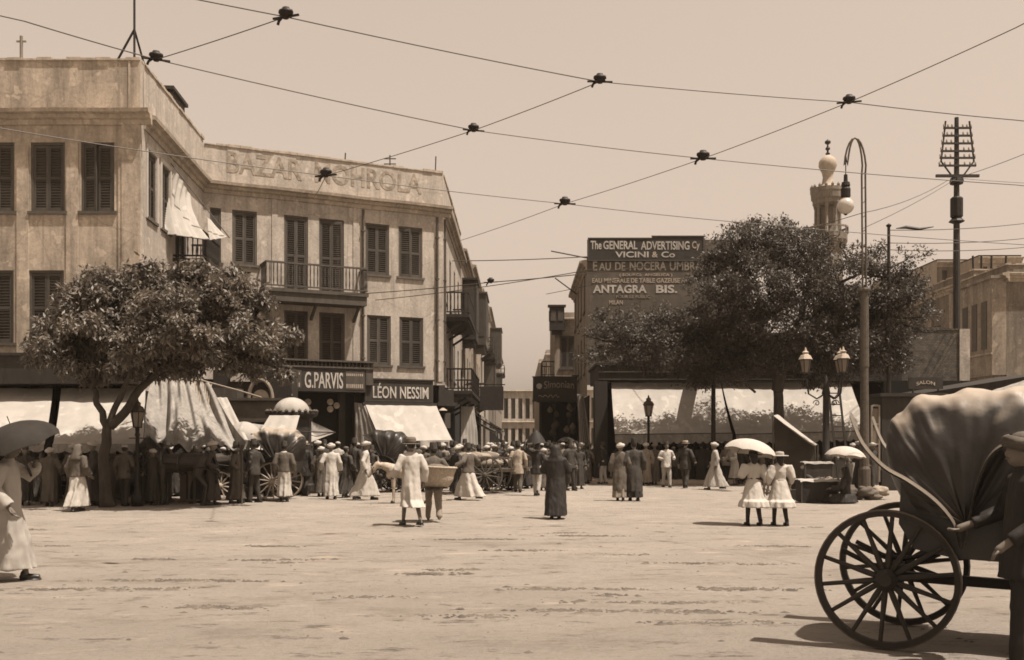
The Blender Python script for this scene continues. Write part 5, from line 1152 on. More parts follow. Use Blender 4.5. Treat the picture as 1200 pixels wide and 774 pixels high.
def person(label, pos, face=90, H=1.7, top='robe', mats=(None,None), stride=.0, arms=(HANG, HANG), hat='turban', hatm=None, hem=.12, flare=1.0, skin=None, seated=False, belt=None, coat=None, coat_hem=.75, lean=0.0, bare=False, shoes=True, build=1.0, group=None, girl=False, seed=None, hair=True, voxel=.02):
    skin = skin or SKIN; s = H/1.7; sd_ = seed if seed is not None else rnd.randrange(1000); m0, m1 = (tuple(mats)+(None,))[:2]
    root = thing('person', label, 'person', tuple(pos), R(face), group); root.scale = (s, s, s)
    b = MB(); V = Vector; ext_ = []
    hip = {}
    legs = {}
    if seated:
        hz = .16
        for sg, nm in ((1,'l'),(-1,'r')): legs[nm] = [V((0,.1*sg,hz)), V((.33,.28*sg,.2)), V((.22,-.08*sg,.075))]
        dz = hz-.86
    else:
        for sg, nm in ((1,'l'),(-1,'r')):
            a = stride*sg; kb = .12 + (.75*abs(stride) if a < 0 else .0); h0 = V((0,.09*sg,.86)); kn = h0+V((math.sin(a+.06),0,-math.cos(a+.06)))*.41; an = kn+V((math.sin(a-kb+.06),0,-math.cos(a-kb+.06)))*.39
            legs[nm] = [h0, kn, an]
        low = min(l[2].z for l in legs.values())-.07; dz = -low
        for l in legs.values():
            for q in l: q.z += dz
    up = lambda x, y, z: V((x + lean*max(0, z-.9), y, z+dz))
    tor = build
    capsule(b, up(0,-.07,.93), up(0,.07,.93), .1*tor, .1*tor); capsule(b, up(.01,0,.95), up(.01,0,1.2), .095*tor, .095*tor)
    capsule(b, up(.005,-.065,1.25), up(.005,.065,1.25), .088*tor, .088*tor); capsule(b, up(0,-.13,1.35), up(0,.13,1.35), .048, .048)
    capsule(b, up(0,0,1.38), up(.02,0,1.5), .06, .052)
    hc = up(.03,0,1.575); ellip(b, hc, (.098,.078,.118)); ellip(b, hc+V((.045,0,-.06)), (.055,.05,.055)); capsule(b, hc+V((.095,0,.005)), hc+V((.108,0,-.025)), .012, .018, 6)
    for sg in (1,-1): ellip(b, hc+V((-.005,.08*sg,-.01)), (.02,.012,.03), 8, 5)
    wrists = {}
    for sg, nm in ((1,'l'),(-1,'r')):
        sh_ = up(0,.175*sg,1.36); t_ = arms[0 if sg == 1 else 1]; tgt = sh_+V((t_[0], t_[1]*sg, t_[2])); el, wr = ik(sh_, tgt, .285, .26, V((-.7,.45*sg,-.35)))
        capsule(b, sh_, el, .046, .04); capsule(b, el, wr, .042, .03); d = (wr-el).normalized(); pal = wr+d*.085; capsule(b, wr+d*.01, pal, .032, .034)
        wrists[nm] = (sh_, el, wr, d, pal)
        sd2 = V((d.y, -d.x, 0)); sd2 = sd2.normalized() if sd2.length > .2 else V((1,0,0)); nr = d.cross(sd2)
        for k, L_ in enumerate((.068,.08,.085,.075)):
            o = pal + sd2*(.026-.0175*k)+d*.012; ext_.append(([o, o+d*L_*.5+nr*.008*sg, o+d*L_*.9+nr*.03*sg], [.009,.0085,.0065]))
        o = wr+d*.03+sd2*.03; ext_.append(([o, o+d*.035+sd2*.03, o+d*.07+sd2*.035+nr*.012*sg], [.011,.01,.007]))
    for nm, (h0, kn, an) in legs.items():
        capsule(b, h0, kn, .088, .058); capsule(b, kn, an, .056, .036); fd = V((1,0,0)) if not seated else V((.5,-.8 if nm == 'l' else .8,0)); capsule(b, an+V((-.02,0,-.035)), an+fd*.15+V((0,0,-.045)), .038, .028)
    me = remesh(b, voxel, 2)
    bm = bmesh.new(); bm.from_mesh(me); tmp = MB()
    for p, r in ext_: tmp.tube(p, r, 6)
    t_me = bpy.data.meshes.new('x'); t_me.from_pydata(tmp.v, [], tmp.f); bm.from_mesh(t_me); n0 = len(bm.faces)
    e_me = MB()
    for sg in (1,-1): ellip(e_me, hc+V((.085,.032*sg,.012)), (.012,.014,.009), 8, 5)
    e_me.bar(hc+V((.1,-.025,-.058)), hc+V((.1,.025,-.058)), .012, .008)
    x2 = bpy.data.meshes.new('x'); x2.from_pydata(e_me.v, [], e_me.f); bm.from_mesh(x2); bm.faces.ensure_lookup_table()
    for f in bm.faces[n0:]: f.material_index = 1
    bm.to_mesh(me); bm.free(); me.materials.clear(); me.materials.append(skin); me.materials.append(HAIR); me.shade_smooth(); me.name = 'body'
    inst('body', me, root)
    # clothing
    L2, R2 = legs['l'], legs['r']; fx = (L2[2].x+R2[2].x)/2; spread = abs(L2[2].x-R2[2].x)/2
    def ring(z, x, rx, ry): p = up(x,0,z); return (p.z, p.x, 0, rx*tor, ry*tor)
    TOPR = [ring(1.455,.02,.062,.066), ring(1.43,.0,.075,.095), ring(1.405,0,.086,.145), ring(1.36,0,.104,.188), ring(1.25,0,.124,.184), ring(1.1,.005,.128,.172), ring(1.0,.005,.136,.178)]
    def sleeves(mb, r=(.083,.075,.085), to=1.0, puff=0):
        for nm in ('l','r'):
            sh_, el, wr, d, pal = wrists[nm]; e = el+(wr-el)*to
            mb.tube([sh_-(el-sh_).normalized()*.04, sh_, sh_*.5+el*.5, el, el*.5+e*.5, e], [.03, r[0]+puff, (r[0]+r[1])/2+puff, r[1]+puff*.4, (r[1]+r[2])/2, r[2]], 12)
    def cloth(nm, mb, m, sm=1, vx=None):
        me = remesh(mb, vx or voxel*.9, sm); crumple(me, sd_); me.materials.clear(); me.materials.append(m); me.name = nm; return inst(nm, me, root)
    lowx = [l[2].x for l in legs.values()]
    if seated:
        mb = MB(); loft(mb, TOPR + [ring(.92,.02,.17,.19), (.26,.12,0,.36,.34), (.1,.14,0,.44,.42), (.02,.14,0,.47,.45)], 36, .05, sd_); sleeves(mb); cloth('robe', mb, m0)
    elif top == 'robe':
        mb = MB(); hx = .175*flare+spread*.85; hy = .21*flare
        kx = (L2[1].x+R2[1].x)/2; ks = abs(L2[1].x-R2[1].x)/2
        loft(mb, TOPR + [ring(.86,.0,.148*flare**.5,.188*flare**.5), (.5, kx*.8, 0, .15*flare+ks*.9, .19*flare), (hem, fx, 0, hx, hy)], 48, .14, sd_, kf=7+sd_ % 3); sleeves(mb, (.076,.07,.082), .95); cloth('robe', mb, m0)
    elif top == 'wrap':
        mb = MB(); hx = .2*flare+spread*.8; hy = .245*flare
        loft(mb, [ring(1.715,.02,.03,.03), ring(1.70,.02,.075,.07), ring(1.64,.01,.112,.098), ring(1.55,0,.115,.105), ring(1.46,-.01,.118,.13), ring(1.40,0,.13,.185), ring(1.33,.01,.155,.22), ring(1.15,.03,.18,.235), ring(.95,.03,.175,.22), (.5, fx*.5, 0, .19*flare, .225*flare), (hem, fx, 0, hx, hy)], 40, .07, sd_, kf=8); sleeves(mb, (.09,.1,.1), .8); cloth('wrap', mb, m0)
    elif top in ('suit', 'tunic'):
        mb = MB(); loft(mb, TOPR + [ring(.9,.0,.15,.19), ring(coat_hem,.01,.16+spread*.15,.2)], 32, .025, sd_); sleeves(mb, (.078,.066,.056), .96); cloth('jacket', mb, m0)
        mb = MB()
        for l in legs.values(): capsule(mb, l[0]+V((0,0,.02)), l[1], .108, .082); capsule(mb, l[1], l[2]+V((0,0,.02)), .08, .07 if top == 'suit' else .06)
        capsule(mb, up(0,-.07,.93), up(0,.07,.93), .125, .125); cloth('trousers', mb, m1 or m0)
    elif top == 'dress':
        mb = MB(); loft(mb, [ring(1.47,.02,.058,.06), ring(1.43,.0,.075,.095), ring(1.405,0,.09,.15), ring(1.36,0,.112,.19), ring(1.25,0,.126,.175), ring(1.12,.0,.112,.142), ring(1.05,0,.108,.134)], 32, .02, sd_); sleeves(mb, (.085,.07,.05), .55, .035); cloth('bodice', mb, m0)
        mb = MB(); loft(mb, [ring(1.07,0,.112,.138), ring(1.0,0,.14,.17), ring(.85,0,.18,.21), (.6+dz*0, fx*.5, 0, .24, .27), (hem+.14, fx, 0, .28+spread*.5, .31), (hem, fx, 0, .315+spread*.5, .345)], 48, .07, sd_, kf=13, tw=.2); cloth('skirt', mb, m0, vx=.016)
        p = up(0,0,1.06); MB().lathe([(.112,-.03),(.118,0),(.112,.03)], 20, p, sx=1, sy=1.23).build('belt', C_DARK if belt is None else belt, root)
        mb = MB(); loft(mb, [(hc.z+.125,hc.x-.02,0,.02,.02),(hc.z+.11,hc.x-.02,0,.075,.07),(hc.z+.04,hc.x-.025,0,.105,.09),(hc.z-.05,hc.x-.06,0,.07,.09),(hc.z-.14,hc.x-.075,0,.045,.06),(hc.z-.3,hc.x-.11,0,.025,.035),(hc.z-.42,hc.x-.125,0,.012,.016)], 18, .05, sd_); mb.build('hair', HAIR, root, smooth=True)
    if top == 'robe' and coat:
        mb = MB(); hz = coat_hem; loft(mb, [(z, x, y, rx+.018, ry+.018) for z, x, y, rx, ry in TOPR[1:]] + [ring(.86,.0,.17*flare**.5,.21*flare**.5)] + ([(hz, fx*.6, 0, .185*flare+spread*.5, .22*flare)] if hz < .8 else []), 36, .05, sd_+1); sleeves(mb, (.088,.08,.088), .92); cloth('coat', mb, coat)
    if belt and top == 'robe': p = up(0,0,1.02); MB().lathe([(.145,-.04),(.152,0),(.145,.04)], 20, p, sx=1, sy=1.32).build('belt', belt, root)
    if shoes and not seated:
        for nm, l in legs.items():
            mb = MB(); an = l[2]; capsule(mb, an+V((-.03,0,-.035)), an+V((.13,0,-.04)), .046, .036); capsule(mb, an+V((-.02,0,.0)), an+V((-.02,0,.06 if girl or top == 'suit' else -.02)), .044, .044); mb.box(an.x-.075, an.x+.165, an.y-.036, an.y+.036, an.z-.078, an.z-.06)
            mb.build('shoe', C_BLACK if top != 'robe' else LEATH, root, smooth=True)
    if girl:
        mb = MB()
        for l in legs.values(): capsule(mb, l[1], l[2]+V((0,0,.03)), .064, .045)
        mb.build('stockings', C_DARK, root, smooth=True)
    if hat:
        mb = MB(); hat_mesh(hat, mb); hm = hatm or {'turban': C_WHITE, 'fez': C_FEZ, 'boater': C_STR, 'felt': C_FELT, 'straw_girl': C_CREAM, 'cap': C_CREAM, 'scarf': C_BLACK}[hat]
        o = mb.build({'straw_girl': 'hat', 'boater': 'hat', 'felt': 'hat'}.get(hat, hat), hm, root, (hc.x-.01, hc.y, hc.z+.105), smooth=(hat in ('turban','cap','scarf')))
        if hat == 'boater': MB().lathe([(.0985,-.06),(.1,-.045),(.0985,-.03)], 22, sx=1.1).build('ribbon', C_DARK, o)
        if hat == 'felt': MB().lathe([(.103,-.064),(.105,-.05),(.103,-.035)], 22, sx=1.12).build('ribbon', C_DARK, o)
    if hair and hat in ('fez','boater','felt','cap',None) and top != 'dress':
        mb = MB(); ellip(mb, (hc.x-.022, 0, hc.z+.012), (.088,.083,.1)); mb.build('hair', HAIR, root, smooth=True)
    root['_w'] = 0
    del root['_w']
    return root, wrists
def parasol(label, tip, base, rad, m, group=None):
    """tip: where the ferrule is, base: the hand"""
    tip, base = Vector(tip), Vector(base); d = (tip-base).normalized(); q = d.to_track_quat('Z','Y')
    t = thing('parasol', label, 'parasol', tuple(tip)); t.rotation_euler = q.to_euler(); n = 8
    def f(u, v, o=0):
        th = 2*math.pi*u; pan = abs(math.sin(th*n/2)); r = rad*math.sin(v*1.25)/math.sin(1.25)*(1-.045*pan*v*v); z = -rad*.52*(1-math.cos(v*1.25))/(1-math.cos(1.25)) + .05*rad*pan*v*v
        return (r*math.cos(th), r*math.sin(th), z-o-.05)
    mb = MB(); mb.grid(f, 64, 8, close=True); mb.grid(lambda u, v: f(u, v, .006), 64, 8, close=True); mb.build('canopy', m, t, smooth=True)
    for k in range(n):
        th = 2*math.pi*k/n; MB().tube([(rad*math.sin(v*1.25)/math.sin(1.25)*math.cos(th)*.995, rad*math.sin(v*1.25)/math.sin(1.25)*math.sin(th)*.995, -rad*.52*(1-math.cos(v*1.25))/(1-math.cos(1.25))-.062) for v in (0,.25,.5,.75,1)], .005, 4).build('rib', IRON, t)
    L_ = (tip-base).length; MB().tube([(0,0,.05),(0,0,-L_)], [.006,.011], 6).build('shaft', MIDW, t); MB().lathe([(0,-.06),(.016,-.05),(.016,.06),(0,.07)], 8, (0,0,-L_)).build('handle', DARKW, t)
    return t
G = gp
# --- foreground and middle distance
pr, wr = person('man in a long pale gown striding in from the left edge under a brown parasol', G(9,681), 8, 1.74, 'robe', (C_CREAM,), .22, ((.24,.02,.0), (.1,.1,-.47)), 'turban', hem=.14, flare=.92, seed=3, voxel=.016)
p = pr.location; parasol('brown parasol held by the man at the left edge', p+Vector((.04,-.06,1.93)), p+Vector((.2,.14,1.3)), .5, mat('parasol_brown', .035, var=.3, trans=.3))
person('person in brown jacket and flowing white skirt below the left awning', G(91,599), 70, 1.66, 'robe', (C_WHITE,), .22, (HANG, (.12,.1,-.45)), 'scarf', hatm=C_BROWN, flare=1.1, coat=C_BROWN, coat_hem=.84, seed=5)
person('man in a felt hat and white smock walking away near the middle of the square', G(482,616), 118, 1.76, 'robe', (C_WHITE,), .24, ((.22,.1,-.36), (.02,.08,-.5)), 'felt', hem=.36, flare=.98, belt=None, seed=8, voxel=.017)
person('barefoot youth in dark shirt and fez carrying a large basket behind the hatted man', G(508,611), 100, 1.66, 'tunic', (C_BROWN, C_GREY), .34, ((.18,.2,-.3), (.2,.16,-.34)), 'fez', shoes=False, coat_hem=.72, seed=2, lean=.05)
bk = thing('basket', 'wide pale wicker basket carried on the hip by the youth in the fez', 'basket', tuple(G(508,611)+Vector((.05,-.3,.74))))
mb = MB(); mb.grid(lambda u, v: ((.26+.14*v**.6+.006*math.sin(24*v*math.pi)+.005*math.sin(44*math.pi*u))*math.cos(2*math.pi*u)*1.12, (.2+.1*v**.6)*math.sin(2*math.pi*u), .42*v-.06*math.cos(2*math.pi*u)*v*.4), 44, 14, close=True); mb.lathe([(0,.0),(.28,.0)], 20); mb.build('weave', WICK, bk, smooth=True)
MB().grid(lambda u, v: (.36*(1-v)*math.cos(2*math.pi*u)*1.12, .27*(1-v)*math.sin(2*math.pi*u), .38+.1*math.sin(v*1.5)+.03*mnoise.noise((u*5,v*4,1))), 24, 6, close=True).build('contents', SACKD, bk, smooth=True)
MB().tube([(.43*math.cos(2*math.pi*q/24)*1.06,.31*math.sin(2*math.pi*q/24),.42-.024*math.cos(2*math.pi*q/24)) for q in range(25)], .022, 6).build('rim', WICK, bk, smooth=True)
person('woman wrapped in black from head to heel in the centre of the square', G(651,608), 84, 1.62, 'wrap', (C_BLACK,), .12, ((.25,-.02,-.18), (.28,.0,-.2)), None, hem=.07, flare=1.08, seed=4, voxel=.017)
person('man in pale turban and grey cloak, left of the cloaked pair', G(727,587), 80, 1.66, 'robe', (C_GREY,), .14, (HANG,HANG), 'turban', flare=1.05, hem=.1, coat=C_BROWN, coat_hem=.3, seed=6)
person('man in long black cloak and dark hat, right of the cloaked pair', G(743,587), 95, 1.74, 'robe', (C_BLACK,), .1, (HANG,HANG), 'fez', hatm=C_BLACK, flare=1.12, hem=.1, coat=C_DARK, coat_hem=.25, seed=9)
g1, w1 = person('girl in white frock with dark sash and dark hat holding the parasol', G(883,616), 100, 1.5, 'dress', (C_WHITE,), .16, ((.2,.05,-.22), HANG), 'straw_girl', hatm=C_DARK, hem=.42, skin=SKINL, girl=True, seed=1, voxel=.016)
parasol('open white parasol carried by the girl with the dark sash', g1.location+Vector((.06,.25,1.78)), g1.location+Vector((-.12,.2,1.0)), .55, C_WHITE)
person('girl in white frock and pale hat with a dark plait down her back', G(914,616), 95, 1.48, 'dress', (C_WHITE,), .18, (HANG, (.08,.08,-.48)), 'straw_girl', hem=.42, skin=SKINL, girl=True, belt=C_WHITE, seed=12, voxel=.016)
person('man in pale gown and white headcloth walking left before the right awning', G(838,574), 172, 1.72, 'robe', (C_CREAM,), .3, ((.0,.08,-.5),(.15,.1,-.45)), 'turban', hem=.1, flare=1.2, seed=10)
person('man in dark suit and straw boater beside the right hand shops', G(803,572), 60, 1.76, 'suit', (C_DARK, C_DARK), .2, (HANG,(.15,.12,-.4)), 'boater', skin=SKINL, coat_hem=.66, seed=2)
person('man in white jacket, dark skirt and fez facing the square under the right awning', G(781,571), -80, 1.68, 'suit', (C_WHITE, C_CREAM), .14, ((.2,.06,-.28),(.22,.06,-.3)), 'fez', seed=3)
person('man in grey gown with pale turban behind the cloaked pair', G(757,569), 100, 1.68, 'robe', (C_GREY,), .1, (HANG,HANG), 'turban', seed=14)
person('man in brown gown with rolled headcloth before the lamp standard', G(767,568), 70, 1.66, 'robe', (C_BROWN,), .12, (HANG,(.2,.1,-.35)), 'turban', hatm=C_GREY, seed=15)
person('man in dark coat and white breeches at the right street corner', G(707,567), 150, 1.66, 'suit', (C_BLACK, C_WHITE), .08, (HANG,HANG), 'fez', seed=4)
person('stooping porter in pale smock and skullcap beside the shop counters', G(861,569), 200, 1.64, 'robe', (C_CREAM,), .14, ((.3,.1,-.28),(.3,.1,-.3)), 'cap', hem=.3, lean=.25, seed=6)
person('man in dark trousers and pale shirt by the awning right of the iron column', G(851,567), 30, 1.68, 'suit', (C_GREY, C_BLACK), .1, (HANG,(.2,.1,-.3)), 'fez', seed=7)
# --- around the left kiosk
person('man in white gown and turban walking away right of the domed kiosk', G(388,585), 110, 1.66, 'robe', (C_WHITE,), .16, ((.1,.12,-.44),HANG), 'turban', flare=1.0, hem=.1, seed=16)
person('man in dark gown keeping beside the white gowned man near the kiosk', G(405,583), 60, 1.58, 'robe', (C_DARK,), .2, (HANG,(.15,.1,-.42)), 'cap', hatm=C_BROWN, flare=1.12, seed=17)
person('white turbaned man striding left in front of the second carriage', G(428,586), 20, 1.74, 'robe', (C_WHITE,), .3, ((.2,.08,-.38),(-.05,.1,-.48)), 'turban', flare=1.08, hem=.11, seed=18)
person('stout man in dark suit and boater beside the domed kiosk', G(357,581), 80, 1.72, 'suit', (C_BLACK, C_DARK), .16, (HANG,HANG), 'boater', skin=SKINL, coat_hem=.6, build=1.15, seed=8)
person('man in dark robe with white headcloth left of the white gowned walker', G(372,578), 90, 1.74, 'robe', (C_BLACK,), .06, (HANG,HANG), 'turban', flare=1.15, seed=19)
person('coachman in dark jacket and white skirt beside the first carriage wheel', G(333,588), 95, 1.66, 'robe', (C_WHITE,), .05, (HANG,HANG), 'fez', hem=.16, coat=C_BROWN, coat_hem=.84, seed=20)
person('man in pale cap half hidden behind the dark robed man', G(396,577), 100, 1.72, 'robe', (C_CREAM,), .08, (HANG,HANG), 'cap', seed=21)
# --- street mouth
person('man in white gown and open dark jacket swinging both arms left of the carts', G(549,586), 150, 1.66, 'robe', (C_WHITE,), .36, ((.1,.38,-.3),(.05,.4,-.28)), 'fez', flare=1.25, hem=.1, coat=C_BROWN, coat_hem=.84, seed=22)
person('man in light grey suit walking into the street', G(607,577), 85, 1.7, 'suit', (mat('cloth_pale_grey', .3, var=.15, bump=.3), C_BROWN), .18, (HANG,HANG), 'fez', coat_hem=.62, seed=9)
person('porter in dark coat and pale trousers with a bundle on his head', G(629,581), 75, 1.66, 'suit', (C_BLACK, C_CREAM), .22, ((.05,.2,.35),(.18,.1,-.4)), 'cap', hatm=C_DARK, coat_hem=.7, seed=10)
b_ = G(629,581); hb_ = thing('head_bundle', 'dark pointed bundle balanced on the head of the porter', 'bundle', tuple(b_+Vector((-.02,.05,1.68)))); MB().grid(lambda u, v: ((.32*(1-v)**.7+.01)*math.cos(6.283*u)*(1+.1*math.sin(u*19)), (.26*(1-v)**.7+.01)*math.sin(6.283*u), -.02+.42*v), 18, 8, close=True).build('cloth', C_BLACK, hb_, smooth=True)
person('tall man in dark robe walking beside the grey suited man', G(620,572), 90, 1.74, 'robe', (C_DARK,), .1, (HANG,HANG), 'turban', hatm=C_CREAM, seed=23)
person('man in striped brown gown at the right mouth of the street', G(675,565), 100, 1.7, 'robe', (C_BROWN,), .18, (HANG,(.2,.1,-.35)), 'fez', flare=.95, hem=.22, seed=24)
person('man in pale gown carrying a round tray on his head at the street mouth', G(664,566), 95, 1.64, 'robe', (C_WHITE,), .1, ((.05,.12,.38),(.05,.12,.38)), 'cap', seed=25)
b_ = G(664,566); tr_ = thing('head_tray', 'dark round loaded tray carried on a head at the street mouth', 'tray', tuple(b_+Vector((0.0,.0,1.68)))); MB().lathe([(.3,0),(.36,.05),(.38,.06),(.34,.1),(.2,.2),(.05,.24),(0,.24)], 18).build('tray', C_DARK, tr_)
person('driver in dark coat standing at the right edge beside the near carriage', (3.74, 7.45, 0), 172, 1.72, 'suit', (C_BLACK, C_BLACK), .1, ((.2,.1,-.42),(.28,.16,-.34)), 'turban', hatm=C_BROWN, coat_hem=.66, seed=43, voxel=.014)
# --- the crowd filling the street: a few builds, repeated
proto = []
def crowd_copy(src, x, y, rz, sc_, mats_swap=None):
    c = copy_tree(src); c.location = (x, y, 0); c.rotation_euler = (0,0,rz); c.scale = (sc_,)*3; c['group'] = 'distant crowd in the street'; return c
pp = [('robe',(C_CREAM,),'turban',None), ('robe',(C_DARK,),'fez',None), ('robe',(C_GREY,),'turban',None), ('suit',(C_BROWN,C_DARK),'fez',None), ('wrap',(C_BLACK,),None,None), ('robe',(C_WHITE,),'cap',None)]
cr = random.Random(5); k = 0
spots = []; ranks = []
for row, d in enumerate((50, 53, 57, 61, 66, 72, 80, 92, 108)):
    for q in range(5 if row < 6 else 4):
        ranks.append((row, q))
        lo_, hi_ = -1.6, 2.0
        spots.append((lo_+(hi_-lo_)*(q+.5+cr.uniform(-.35,.35))/(5 if row < 6 else 4), d+cr.uniform(-1.3,1.3)))
ORD = ['first','second','third','fourth','fifth','sixth','seventh','eighth','ninth']; LOOK = ['pale gowned','dark gowned','grey gowned','brown jacketed','black wrapped','white gowned']
def clab(i, k): return '%s figure %s from left in the %s rank of the street crowd' % (LOOK[k], ORD[ranks[i][1]], ORD[ranks[i][0]])
protos = []
for i, (tp_, mm, ht, _) in enumerate(pp):
    x, y = spots[i*3]; o, _w = person(clab(i*3, i), (x, y, 0), cr.choice([90,-90,80,-100]), 1.7, tp_, mm, .16, (HANG,(.15,.1,-.4)), ht, seed=30+i, group='distant crowd in the street', voxel=.028); protos.append(o)
for i, (x, y) in enumerate(spots):
    if i % 3 == 0 and i//3 < len(pp): continue
    kk = cr.randrange(len(protos))
    crowd_copy(protos[kk], x, y, R(cr.choice([90,-90,70,-110,100])+cr.uniform(-20,20)), cr.uniform(.92,1.06))['label'] = clab(i, kk)
# loiterers in the shade under the left awnings and under the right ones
shade = [('figure in dark robe seated low in the shade at far left', (64,589), 'robe', C_DARK, 'turban', 1.45, -60), ('figure in white turban among the horses left of the draped canvas', (143,586), 'robe', C_BROWN, 'turban', 1.62, -90), ('dark robed groom between the two carriage horses', (236,584), 'robe', C_DARK, 'turban', 1.66, 180),
         ('driver in pale cap near the left lamp post', (175,583), 'suit', C_BROWN, 'cap', 1.62, 0), ('dark loiterer behind the first carriage', (296,580), 'robe', C_DARK, 'turban', 1.68, 200), ('fez wearing loiterer at the white blind', (470,574), 'suit', C_DARK, 'fez', 1.7, -80), ('brown gowned shopper at the white blind', (490,573), 'robe', C_BROWN, 'fez', 1.68, 90), ('turbaned shopper beside the blind pole', (519,572), 'robe', C_GREY, 'turban', 1.66, 120), ('dark gowned figure at the corner shop', (529,571), 'robe', C_DARK, 'fez', 1.7, 60), 
         ('dark gowned figure just left of the iron column', (822,566), 'robe', C_DARK, 'fez', 1.7, 100), ('black robed shopper in the shade of the leftmost counter', (733,563), 'robe', C_BLACK, 'turban', 1.68, 90), ('grey gowned shopper under the tree shaded awning', (893,566), 'robe', C_GREY, 'turban', 1.68, 100), ('dark suited shopper left of the stall tent', (872,565), 'suit', C_DARK, 'fez', 1.7, 80), ('small pale figure behind the lamp cluster', (1000,570), 'robe', C_CREAM, 'turban', 1.66, 100), ('dark figure right of the arc lamp post', (1033,572), 'robe', C_DARK, 'fez', 1.68, 60), ('brown gowned shopper at the arcade posts', (690,562), 'robe', C_BROWN, 'turban', 1.66, 20)]
for i, (lab, (px, py), tp_, mm, ht, H_, fc) in enumerate(shade):
    person(lab, G(px, py), fc, H_, tp_, (mm, C_DARK), .1, (HANG, (.15,.1,-.4)), ht, seed=50+i, voxel=.024)
# seated vendors by the right lamp cluster
v1, _ = person('black robed vendor squatting under the small white parasol', G(991,590), 150, 1.72, 'robe', (C_BLACK,), 0, ((.3,.1,-.25),(.3,.1,-.3)), 'scarf', seated=True, seed=40)
parasol('white parasol shading the squatting vendor', v1.location+Vector((0,-.05,1.62)), v1.location+Vector((-.1,-.1,.6)), .56, C_WHITE)
person('vendor in dark gown seated beneath the stall tent reaching out an arm', G(943,582), 0, 1.7, 'robe', (C_DARK,), 0, ((.42,.12,-.08),(.4,.1,-.1)), 'turban', hatm=C_CREAM, seated=True, seed=41)
person('child squatting against the black robed vendor', G(972,588), 110, 1.2, 'robe', (C_BROWN,), 0, ((.3,.1,-.25),(.3,.1,-.3)), 'turban', hatm=C_GREY, seated=True, seed=42)

# more bystanders massed in the shade: copies of the loiterers, each named for its place
LP = [o for o in COL.objects if o.get('category') == 'person' and o.get('label') in [q[0] for q in shade]]
def lookup(lab): return next(o for o in LP if o['label'] == lab)
extra = [(s[0], s[2], s[3]) for s in shade if s[3] in (C_DARK, C_BROWN, C_BLACK) and not s[0].startswith('figure in dark robe seated')]
spotsL = [(30,592),(58,593),(86,591),(110,593),(146,593),(180,592),(232,590),(248,592),(276,590),(298,589),(376,582),(415,581),(436,580),(40,588),(52,584),(80,580),(98,582),(104,589),(118,580),(131,590),(137,581),(156,580),(168,590),(186,581),(196,579),(204,582),(228,579),(244,580),(262,580),(284,583),(289,579),(305,578),(312,581),(342,577),(349,579),(364,575),(380,574),(412,575),(419,577),(440,573),(447,571),(458,571)]
spotsC = [(535,580),(556,566),(561,572),(583,567),(589,563),(598,574),(604,563),(623,561),(631,563),(643,562),(652,560),(655,566),(668,575),(678,573),(539,577),(460,575),(474,577),(497,576),(514,577),(533,575),(545,573),(570,575),(578,571),(592,572),(614,573),(626,570),(637,575),(646,572),(660,571),(670,570),(681,569),(688,567),(463,570),(478,570),(484,569),(497,570),(503,568),(512,570),(523,568),(536,569),(541,566),(553,569),(567,567),(573,570),(601,567),(612,566),(617,563),(635,569),(641,565),(648,567),(657,562),(669,561),(683,563),(697,561),(716,562),(724,564),(749,564),(773,565),(789,566),(797,564),(812,565),(829,566),(845,565),(868,567),(881,566),(900,567),(1007,572),(1022,575)]
er = random.Random(9); USED = set()
ANCH = [(35,'the left edge awning'),(70,'the far left carriage'),(91,'the white skirted figure'),(126,'the left tree trunk'),(161,'the left lamp post'),(190,'the left pillar box'),(222,'the right pillar box'),(252,'the brown carriage horse'),(290,'the rounded awning'),(322,'the pale wheeled carriage'),(342,'the domed kiosk'),(372,'the pointed kiosk flap'),(388,'the white gowned walker'),(428,'the white turbaned walker'),(455,'the second carriage'),(482,'the man in the felt hat'),(508,'the basket youth'),(530,'the corner shop'),(549,'the man swinging his arms'),(565,'the left sack cart'),(588,'the middle sack cart'),(607,'the grey suited man'),(629,'the porter with the bundle'),(651,'the black wrapped woman'),(675,'the striped gown'),(692,'the striped curtain'),(708,'the man in white breeches'),(735,'the cloaked pair'),(760,'the right lantern post'),(781,'the white jacketed man'),(803,'the boater hatted man'),(836,'the iron column'),(861,'the stooping porter'),(885,'the two girls in white'),(905,'the stall tent'),(1013,'the arc lamp')]
for nm, lst in (('left', spotsL), ('right', spotsC)):
    for i, (px, py) in enumerate(sorted(lst)):
        e = er.choice(extra); src = lookup(e[0]); c = copy_tree(src); c.location = tuple(G(px, py)); c.rotation_euler = (0,0,R(er.choice([90,-90,60,120,-60,180,0])+er.uniform(-25,25))); f = er.uniform(.9,1.04)*src.scale[0]; c.scale = (f,)*3
        lk = {'cloth_dark':'dark','cloth_brown':'brown','cloth_black':'black'}[e[2].name] + {'robe':' gowned','suit':' jacketed'}[e[1]]
        for ax_, an_ in sorted(ANCH, key=lambda q: abs(q[0]-px)):
            lab = '%s bystander in the shade %s %s' % (lk, 'behind' if abs(ax_-px) < 4 else ('just left of' if px < ax_ else 'just right of'), an_)
            if lab not in USED: break
        USED.add(lab); c['label'] = lab; c['group'] = 'bystanders massed in the shade'
